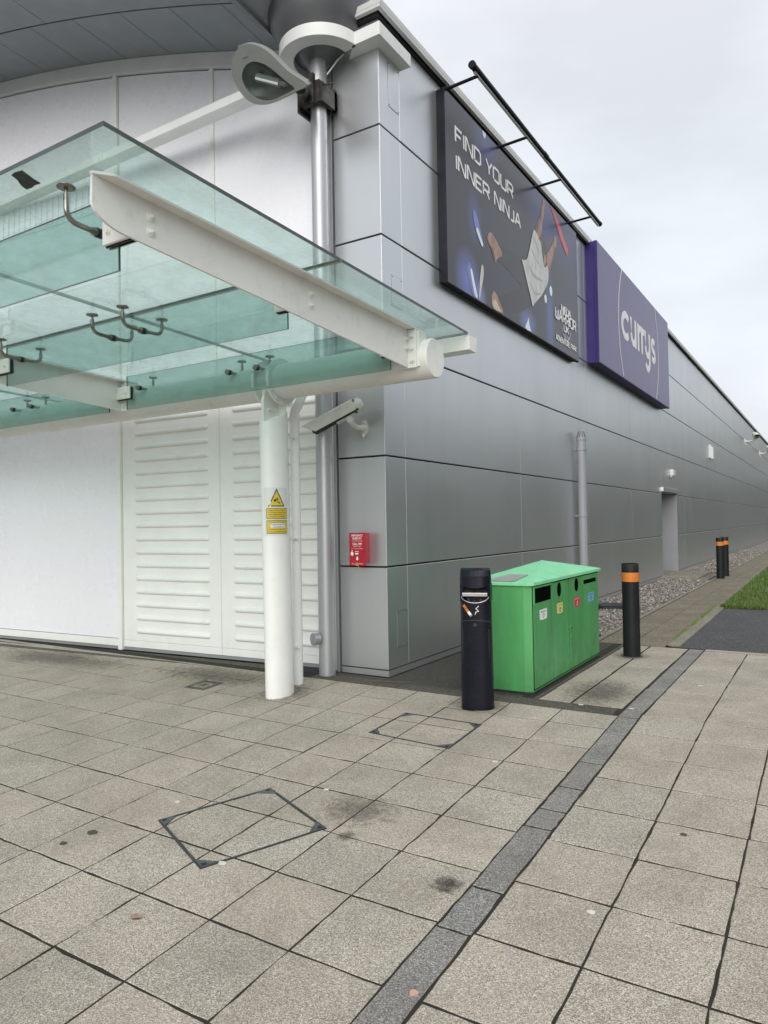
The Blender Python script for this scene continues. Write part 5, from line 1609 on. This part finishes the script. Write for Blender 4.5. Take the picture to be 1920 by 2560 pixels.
# back spine and hood
def ring2(z, hw, dfront, dback, tilt=0):
    return [cg(u, (d / .079) * (dfront if d > 0 else dback), g0 + z + tilt * d) for u, d in plan(hw, .079)]
body_o = v.build('body', M_navy, CB)
v = MB()
H_ = [ring2(.80, .116, .02, .079), ring2(.92, .117, .02, .079), ring2(.925, .118, .082, .080), ring2(.99, .116, .084, .080), ring2(1.035, .114, .060, .079), ring2(1.05, .108, .03, .07)]
vs = [q for r_ in H_ for q in r_]
v.add(vs, [(i * n_ + j, i * n_ + (j + 1) % n_, (i + 1) * n_ + (j + 1) % n_, (i + 1) * n_ + j) for i in range(len(H_) - 1) for j in range(n_)], 0, False)
v.add(H_[-1], [tuple(range(n_))])
v.hexa([cg(-.117, -.07, g0 + .80), cg(-.095, -.07, g0 + .80), cg(-.085, .07, g0 + .80), cg(-.113, .05, g0 + .80), cg(-.117, -.07, g0 + .93), cg(-.095, -.07, g0 + .93), cg(-.085, .07, g0 + .93), cg(-.113, .05, g0 + .93)])
v.hexa([cg(.095, -.07, g0 + .80), cg(.117, -.07, g0 + .80), cg(.113, .05, g0 + .80), cg(.085, .07, g0 + .80), cg(.095, -.07, g0 + .93), cg(.117, -.07, g0 + .93), cg(.113, .05, g0 + .93), cg(.085, .07, g0 + .93)])
lipu = np.linspace(-.112, .112, 15)
lo_l = [cg(u, front_d0(u) + .006, g0 + .925 - .022 * (1 - (u / .112) ** 2)) for u in lipu]; hi_l = [cg(u, front_d0(u) + .004, g0 + .985) for u in lipu]
v.add(lo_l + hi_l, [(i, i + 1, i + 16, i + 15) for i in range(14)], 0, True)
v.build('hood', M_navy, CB, bevel=.003)
v = MB()
v.hexa([cg(-.092, .06, g0 + .853), cg(.092, .06, g0 + .853), cg(.092, .02, g0 + .862), cg(-.092, .02, g0 + .862), cg(-.092, .066, g0 + .866), cg(.092, .066, g0 + .866), cg(.092, .02, g0 + .905), cg(-.092, .02, g0 + .905)])
v.hexa([cg(-.094, .0785, g0 + .842), cg(.094, .0785, g0 + .842), cg(.094, .066, g0 + .842), cg(-.094, .066, g0 + .842), cg(-.094, .0785, g0 + .868), cg(.094, .0785, g0 + .868), cg(.094, .066, g0 + .870), cg(-.094, .066, g0 + .870)])
v.build('stubber_plate', M_chrome, CB, bevel=.002)
def front_d(u):
    return .079 * max(0, 1 - (abs(u) / .117) ** 2.6) ** (1 / 2.6)
v = MB()
pth = [cg(.103 * math.cos(a), front_d(.103 * math.cos(a)) + .004, g0 + .846 + .052 * math.sin(a)) for a in np.linspace(PI, 2 * PI, 22)]
v.tube(pth, .0038, 8); v.build('chrome_trim', M_chrome, CB)
for u, z in ((-.045, .818), (0, .805), (.045, .815)):
    v = MB()
    c_ = cg(u, front_d(u) + .001, g0 + z); v.tube([c_, c_ + np.array([fx, fy, 0]) * .004], .009, 14); v.build('stud', M_rubber, CB)
v = MB()
v.tube([cg(0, front_d(0), g0 + .632), cg(0, front_d(0) + .006, g0 + .632)], .014, 18)
v.build('lock', M_rubber, CB)
v = MB()
def cpoly(pts, mi, d=.003):
    mb_ = [cg(u, front_d(u) + d, g0 + z) for u, z in pts]
    v.add(mb_, [tuple(range(len(mb_)))], mi)
cpoly([(-.094, .772), (-.078, .783), (-.042, .735), (-.058, .722)], 0)
cpoly([(-.058, .722), (-.042, .735), (-.024, .712), (-.040, .700)], 1)
cpoly([(-.040, .700), (-.024, .712), (-.018, .702), (-.034, .690)], 2)
for pts in ([(.000, .708), (.007, .726), (.027, .734), (.008, .752), (.030, .772)],):
    for q in ribbon(pts, .0045):
        cpoly([tuple(p) for p in q], 1)
cpoly([(-.014, .070), (-.006, .070), (-.006, .092), (-.014, .092)], 2)
for q in ribbon([(-.012, .090), (.016, .087)], .003): cpoly([tuple(p) for p in q], 2)
cpoly([(-.004, .074), (.018, .074), (.018, .080), (-.004, .080)], 2)
v.build('bin_print', [M_orange, M_wprint, M_lampgrey], CB)
v = MB()
sm = [cg(u, front_d(u) + .0008, g0 + z) for u, z in [(-.098, .60)] + [(.098 * math.cos(a), .22 + .115 * math.sin(a)) for a in np.linspace(PI, 2 * PI, 20)] + [(.098, .60)]]
v.tube(sm, .0016, 6)
sm = [cg(.112 * math.cos(a), front_d(.112 * math.cos(a)) + .0008, g0 + .645 + .02 * math.sin(a)) for a in np.linspace(PI, 0, 16)]
v.tube(sm, .0018, 6)
v.build('door_seam', paint('worn_seam', (.06, .06, .07), .4, var=.2), CB)

# ------------------------------------------------------------------ bollards
def bollard():
    t = thing('bollard', 'nearest black bollard with orange band, in front of the gravel strip', 'bollard', (0, 0, 0), 'black bollards with orange bands along the wall')
    v = MB(); v.tube([(0, 0, -.01), (0, 0, .74), (0, 0, .752)], .083, 32, caps=False); v.tube([(0, 0, .843), (0, 0, .925), (0, 0, .932), (0, 0, .932)], [.083, .083, .079, .02], 32); v.tube([(0, 0, .75), (0, 0, .845)], .0825, 32, caps=False)
    v.build('post', M_bollard, t)
    v = MB(); v.tube([(0, 0, .752), (0, 0, .843)], .0845, 32); v.build('reflective_band', M_orange, t)
    v = MB(); v.tube([(0, 0, -.005), (0, 0, .006)], [.11, .10], 16); v.build('footing', M_band, t)
    return t
def dup(root, loc, label):
    r = root.copy(); C.objects.link(r); r.location = loc; r['label'] = label
    for ch in list(root.children):
        c = ch.copy(); C.objects.link(c); c.parent = r
        for gch in ch.children:
            d = gch.copy(); C.objects.link(d); d.parent = c
    return r
b0_ = bollard()
b0_.location = (-1.742, 7.43, 0)
dup(b0_, (-2.20, 17.93, 0), 'black bollard by the side door, the left one of the far pair')
dup(b0_, (-2.195, 18.74, 0), 'farthest black bollard, half hidden behind the one by the side door')

# ------------------------------------------------------------------ covers in the ground
M_galv = paint('galvanised_corner', (.12, .13, .14), .45, metal=.5, var=.25, scale=14, dirt=.3, dirtcol=(.05, .05, .04))
def recess_cover(name, label, corners, iron_w, tri_, zf=gz, tray=True):
    cen_ = np.mean(np.array(corners), axis=0)
    t = thing(name, label, 'manhole cover', (cen_[0], cen_[1], zf(cen_[1])))
    v = MB()
    n = 4
    Cn = [np.array(c) for c in corners]
    def z(p, o): return (p[0], p[1], zf(p[1]) + o)
    for i in range(4):
        a, b2 = Cn[i], Cn[(i + 1) % 4]
        ia = a + (cen_ - a) * iron_w / np.linalg.norm(cen_ - a) * 1.414; ib = b2 + (cen_ - b2) * iron_w / np.linalg.norm(cen_ - b2) * 1.414
        v.hexa([z(a, -.02), z(b2, -.02), z(ib, -.02), z(ia, -.02), z(a, .0035), z(b2, .0035), z(ib, .0035), z(ia, .0035)])
    v.build('frame', M_iron, t)
    for i in range(4):
        v = MB()
        a = Cn[i]; p = Cn[(i - 1) % 4]; q = Cn[(i + 1) % 4]
        u1 = (p - a) / np.linalg.norm(p - a); u2 = (q - a) / np.linalg.norm(q - a)
        k = tri_
        A = a + (u1 + u2) * .008
        v.prism([z(A, -.01), z(A + u1 * k, -.01), z(A + u2 * k, -.01)], (0, 0, .0155))
        cpl = v.build('corner_plate', M_galv, t)
        v = MB()
        u = (cen_ - a) / np.linalg.norm(cen_ - a); w = np.array([-u[1], u[0]])
        c = a + u * (tri_ * .42)
        star = [(c + (u * math.cos(x) * r_ + w * math.sin(x) * r_ * 1.3)) for x, r_ in ((0, .016), (.6, .008), (1.2, .018), (2.2, .007), (3.0, .017), (4.0, .008), (5.0, .014))]
        v.add([z(p, .0062) for p in star], [tuple(range(7))])
        v.build('key_hole', M_black, cpl)
    return t
recess_cover('manhole_cover', 'square recessed cover with iron edges, set askew in the foreground flags', [(-3.000, 2.532), (-2.734, 3.105), (-2.152, 2.855), (-2.432, 2.285)], .014, .085)
recess_cover('manhole_cover', 'small square recessed cover in the flags near the cigarette bin', [(-2.735, 4.12), (-2.72, 4.60), (-2.10, 4.585), (-2.095, 4.075)], .010, .085)
v = MB()
for (a, b2, o_) in ((.20, .002, 0), (.17, .005, 1), (.11, .0055, 0)):
    pass
gy_ = (-4.775, 4.56)
def gq(x0, x1, y0, y1, o, mi): v.hexa([(x0, y0, gz(y0) - .01), (x1, y0, gz(y0) - .01), (x1, y1, gz(y1) - .01), (x0, y1, gz(y1) - .01), (x0, y0, gz(y0) + o), (x1, y0, gz(y0) + o), (x1, y1, gz(y1) + o), (x0, y1, gz(y1) + o)], mi)
gq(gy_[0] - .12, gy_[0] + .12, gy_[1] - .12, gy_[1] + .12, .003, 0); gq(gy_[0] - .08, gy_[0] + .08, gy_[1] - .08, gy_[1] + .08, .0045, 1)
gq(gy_[0] - .03, gy_[0] + .03, gy_[1] - .03, gy_[1] + .03, .0055, 2)
tag(v.build('gully_cover', [M_band, M_edging, M_iron]), 'small square dirty drain cover in the flags left of the pillar', 'drain cover')
v = MB(); v.tube([(-3.02, 11.42, -.02), (-3.02, 11.42, .05), (-3.02, 11.42, .055)], [.27, .27, .24], 32)
o = v.build('chamber_cover', M_bollard); tag(o, 'round black chamber cover standing in the gravel behind the green bin', 'chamber cover')

# ------------------------------------------------------------------ litter on the flags
def spot(name, x, y, r, m_, label, group=None, el=1.0):
    v = MB(); pts = []
    for a in np.linspace(0, 2 * PI, 14, endpoint=False):
        q = r * rng.uniform(.85, 1.12)
        xx_, yy_ = x + q * math.cos(a) * el, y + q * math.sin(a)
        pts.append((xx_, yy_, gz(yy_) + .0015))
    v.prism(pts, (0, 0, .0022))
    tag(v.build(name, m_), label, 'gum', group)
spot('gum_spot', -1.202, 2.052, .015, M_pinkgum, 'pink flattened gum on the dark paving strip in the foreground')
GL = 'pale flattened gum spot on the paving flags'
for x, y, r in ((-.821, 2.758, .013), (-2.379, 2.369, .016), (-2.432, 3.226, .012), (-3.079, 2.736, .013), (-1.75, 4.0, .014), (-1.62, 5.3, .016), (-1.27, 5.36, .014), (-.95, 6.35, .015)):
    spot('gum_spot', x, y, r, M_gum, GL, 'pale gum spots on the paving', 1.3)
for x, y, r in ((-3.196, 2.285, .022), (-3.226, 2.146, .016), (-.62, 3.55, .012)):
    spot('gum_spot', x, y, r, M_darkspot if r < .03 else M_band, 'dark worn gum spot on the paving flags', 'dark gum spots on the paving', 1.3)
# rusty stain: a spill with a shape of its own
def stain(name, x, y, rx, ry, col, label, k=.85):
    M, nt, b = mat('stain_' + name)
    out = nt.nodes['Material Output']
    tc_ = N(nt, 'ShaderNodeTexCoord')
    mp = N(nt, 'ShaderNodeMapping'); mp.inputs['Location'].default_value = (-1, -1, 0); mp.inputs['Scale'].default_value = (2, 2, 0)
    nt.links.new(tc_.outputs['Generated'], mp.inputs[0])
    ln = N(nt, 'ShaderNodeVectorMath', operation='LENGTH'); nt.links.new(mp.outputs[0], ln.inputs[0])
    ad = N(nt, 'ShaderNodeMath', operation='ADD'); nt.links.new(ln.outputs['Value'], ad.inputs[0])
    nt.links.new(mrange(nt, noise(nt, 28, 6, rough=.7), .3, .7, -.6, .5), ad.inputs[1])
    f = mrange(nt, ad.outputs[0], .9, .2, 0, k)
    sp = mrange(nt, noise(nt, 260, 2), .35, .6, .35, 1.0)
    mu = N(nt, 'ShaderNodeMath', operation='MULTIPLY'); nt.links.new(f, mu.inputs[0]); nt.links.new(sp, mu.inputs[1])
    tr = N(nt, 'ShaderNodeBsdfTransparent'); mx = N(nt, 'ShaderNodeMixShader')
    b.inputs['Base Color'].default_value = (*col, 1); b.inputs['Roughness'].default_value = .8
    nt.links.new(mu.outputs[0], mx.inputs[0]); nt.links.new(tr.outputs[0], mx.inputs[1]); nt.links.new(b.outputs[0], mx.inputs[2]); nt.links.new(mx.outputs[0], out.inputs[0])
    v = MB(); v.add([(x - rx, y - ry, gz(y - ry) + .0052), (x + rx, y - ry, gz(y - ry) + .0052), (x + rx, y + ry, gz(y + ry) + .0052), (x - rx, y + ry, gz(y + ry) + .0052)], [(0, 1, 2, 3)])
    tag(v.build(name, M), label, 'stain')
stain('rust_stain', -1.395, 2.675, .075, .075, (.035, .022, .016), 'round brown rust stain on the flags beside the dark strip')
stain('damp_stain', -2.12, 3.10, .26, .20, (.05, .045, .038), 'large dark damp stain on the flag right of the askew cover', .5)
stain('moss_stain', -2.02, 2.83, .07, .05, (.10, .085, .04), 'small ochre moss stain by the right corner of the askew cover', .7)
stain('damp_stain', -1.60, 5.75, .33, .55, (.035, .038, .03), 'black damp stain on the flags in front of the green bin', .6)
stain('contact_shade_grime', -3.93, 4.66, .24, .30, (.06, .058, .05), 'grey grime patch on the flags round the foot of the white pillar', .6)  # grime plus contact shading painted round pillar, cigarette bin and bollard feet
stain('contact_shade_grime', -2.30, 4.98, .26, .20, (.05, .042, .032), 'brown grime patch on the flags round the black cigarette bin', .55)
stain('contact_shade_grime', -1.742, 7.43, .2, .22, (.05, .048, .04), 'dark grime patch at the foot of the nearest bollard', .6)
stain('algae_stain', -4.9, 4.85, .85, .30, (.055, .055, .035), 'long dark algae stain on the flags along the ribbed door', .6)
stain('algae_stain', -7.2, 4.72, 1.3, .30, (.055, .055, .035), 'long dark algae stain on the flags along the smooth white panel', .55)
v = MB(); v.tube([(-3.42, 5.21, .012), (-3.30, 5.235, .016), (-3.2, 5.27, .012), (-3.12, 5.31, .014), (-3.06, 5.34, .012)], [.004, .006, .006, .005, .003], 7)
tag(v.build('twig', M_twig), 'thin dry twig lying at the foot of the silver corner pier', 'twig')
v = MB(); v.add([(-2.42, 1.90, gz(1.9) + .004), (-2.39, 1.885, gz(1.885) + .006), (-2.365, 1.895, gz(1.895) + .009), (-2.36, 1.91, gz(1.91) + .004), (-2.39, 1.915, gz(1.915) + .008), (-2.41, 1.912, gz(1.912) + .005)], [(0, 1, 4, 5), (1, 2, 3, 4)])
v.add([(-2.42, 1.90, gz(1.9) + .001), (-2.39, 1.885, gz(1.885) + .001), (-2.365, 1.895, gz(1.895) + .001), (-2.36, 1.91, gz(1.91) + .001), (-2.39, 1.915, gz(1.915) + .001), (-2.41, 1.912, gz(1.912) + .001)], [(5, 4, 1, 0), (4, 3, 2, 1)])
tag(v.build('dry_leaf', paint('dry_leaf_skin', (.30, .22, .16), .7, var=.3, scale=40)), 'curled pale dry leaf on a foreground flag at left', 'leaf')

# ------------------------------------------------------------------ unseen trees and hedge, added and sized to darken the cladding's reflections
fw = MB()
for i in range(58):
    if i < 34:
        bx_, by_ = 21 + rng.uniform(-3, 5), -12 + i * 3.4 + rng.uniform(-1, 1)
        hh = rng.uniform(9, 12)
    elif i < 46:
        bx_, by_ = -1 + (i - 34) * 3.6 + rng.uniform(-1, 1), 108 + rng.uniform(-5, 5)
        hh = rng.uniform(15, 20)
    else:
        bx_, by_ = -46 + (i - 46) * 5.5, -38 + rng.uniform(-3, 3)
        hh = rng.uniform(5, 8)
    fw.tube([(bx_, by_, -1), (bx_, by_, hh * .5)], [.25, .12], 7)
    for q in range(420):
        d = rng.normal(0, 1, 3); d /= np.linalg.norm(d); rr_ = rng.random() ** .45
        c = np.array([bx_, by_, hh * .55]) + d * rr_ * np.array([hh * .32, hh * .32, hh * .46])
        s = rng.uniform(.25, .5); a = rng.normal(0, 1, 3); a /= np.linalg.norm(a); b_ = np.cross(a, d); b_ /= max(1e-6, np.linalg.norm(b_))
        fw.add([c - a * s, c + b_ * s * .6, c + a * s, c - b_ * s * .6], [(0, 1, 2, 3)], tone=float(rng.uniform(0, 1)))
for q in range(16000):
    if q < 9000:
        c = np.array([17 + rng.uniform(-.8, .8), rng.uniform(-15, 106), 3.2 * rng.random() ** .8])
    else:
        c = np.array([rng.uniform(-4, 30), 100 + rng.uniform(-.8, .8), 6.0 * rng.random() ** .8])
    s = rng.uniform(.22, .45); a = rng.normal(0, 1, 3); a /= np.linalg.norm(a); b_ = rng.normal(0, 1, 3); b_ -= (b_ @ a) * a; b_ /= np.linalg.norm(b_)
    fw.add([c - a * s, c + b_ * s * .7, c + a * s, c - b_ * s * .7], [(0, 1, 2, 3)], tone=float(rng.uniform(0, 1)))
struct(fw.build('unseen_wood', M_leaf), 'stuff')
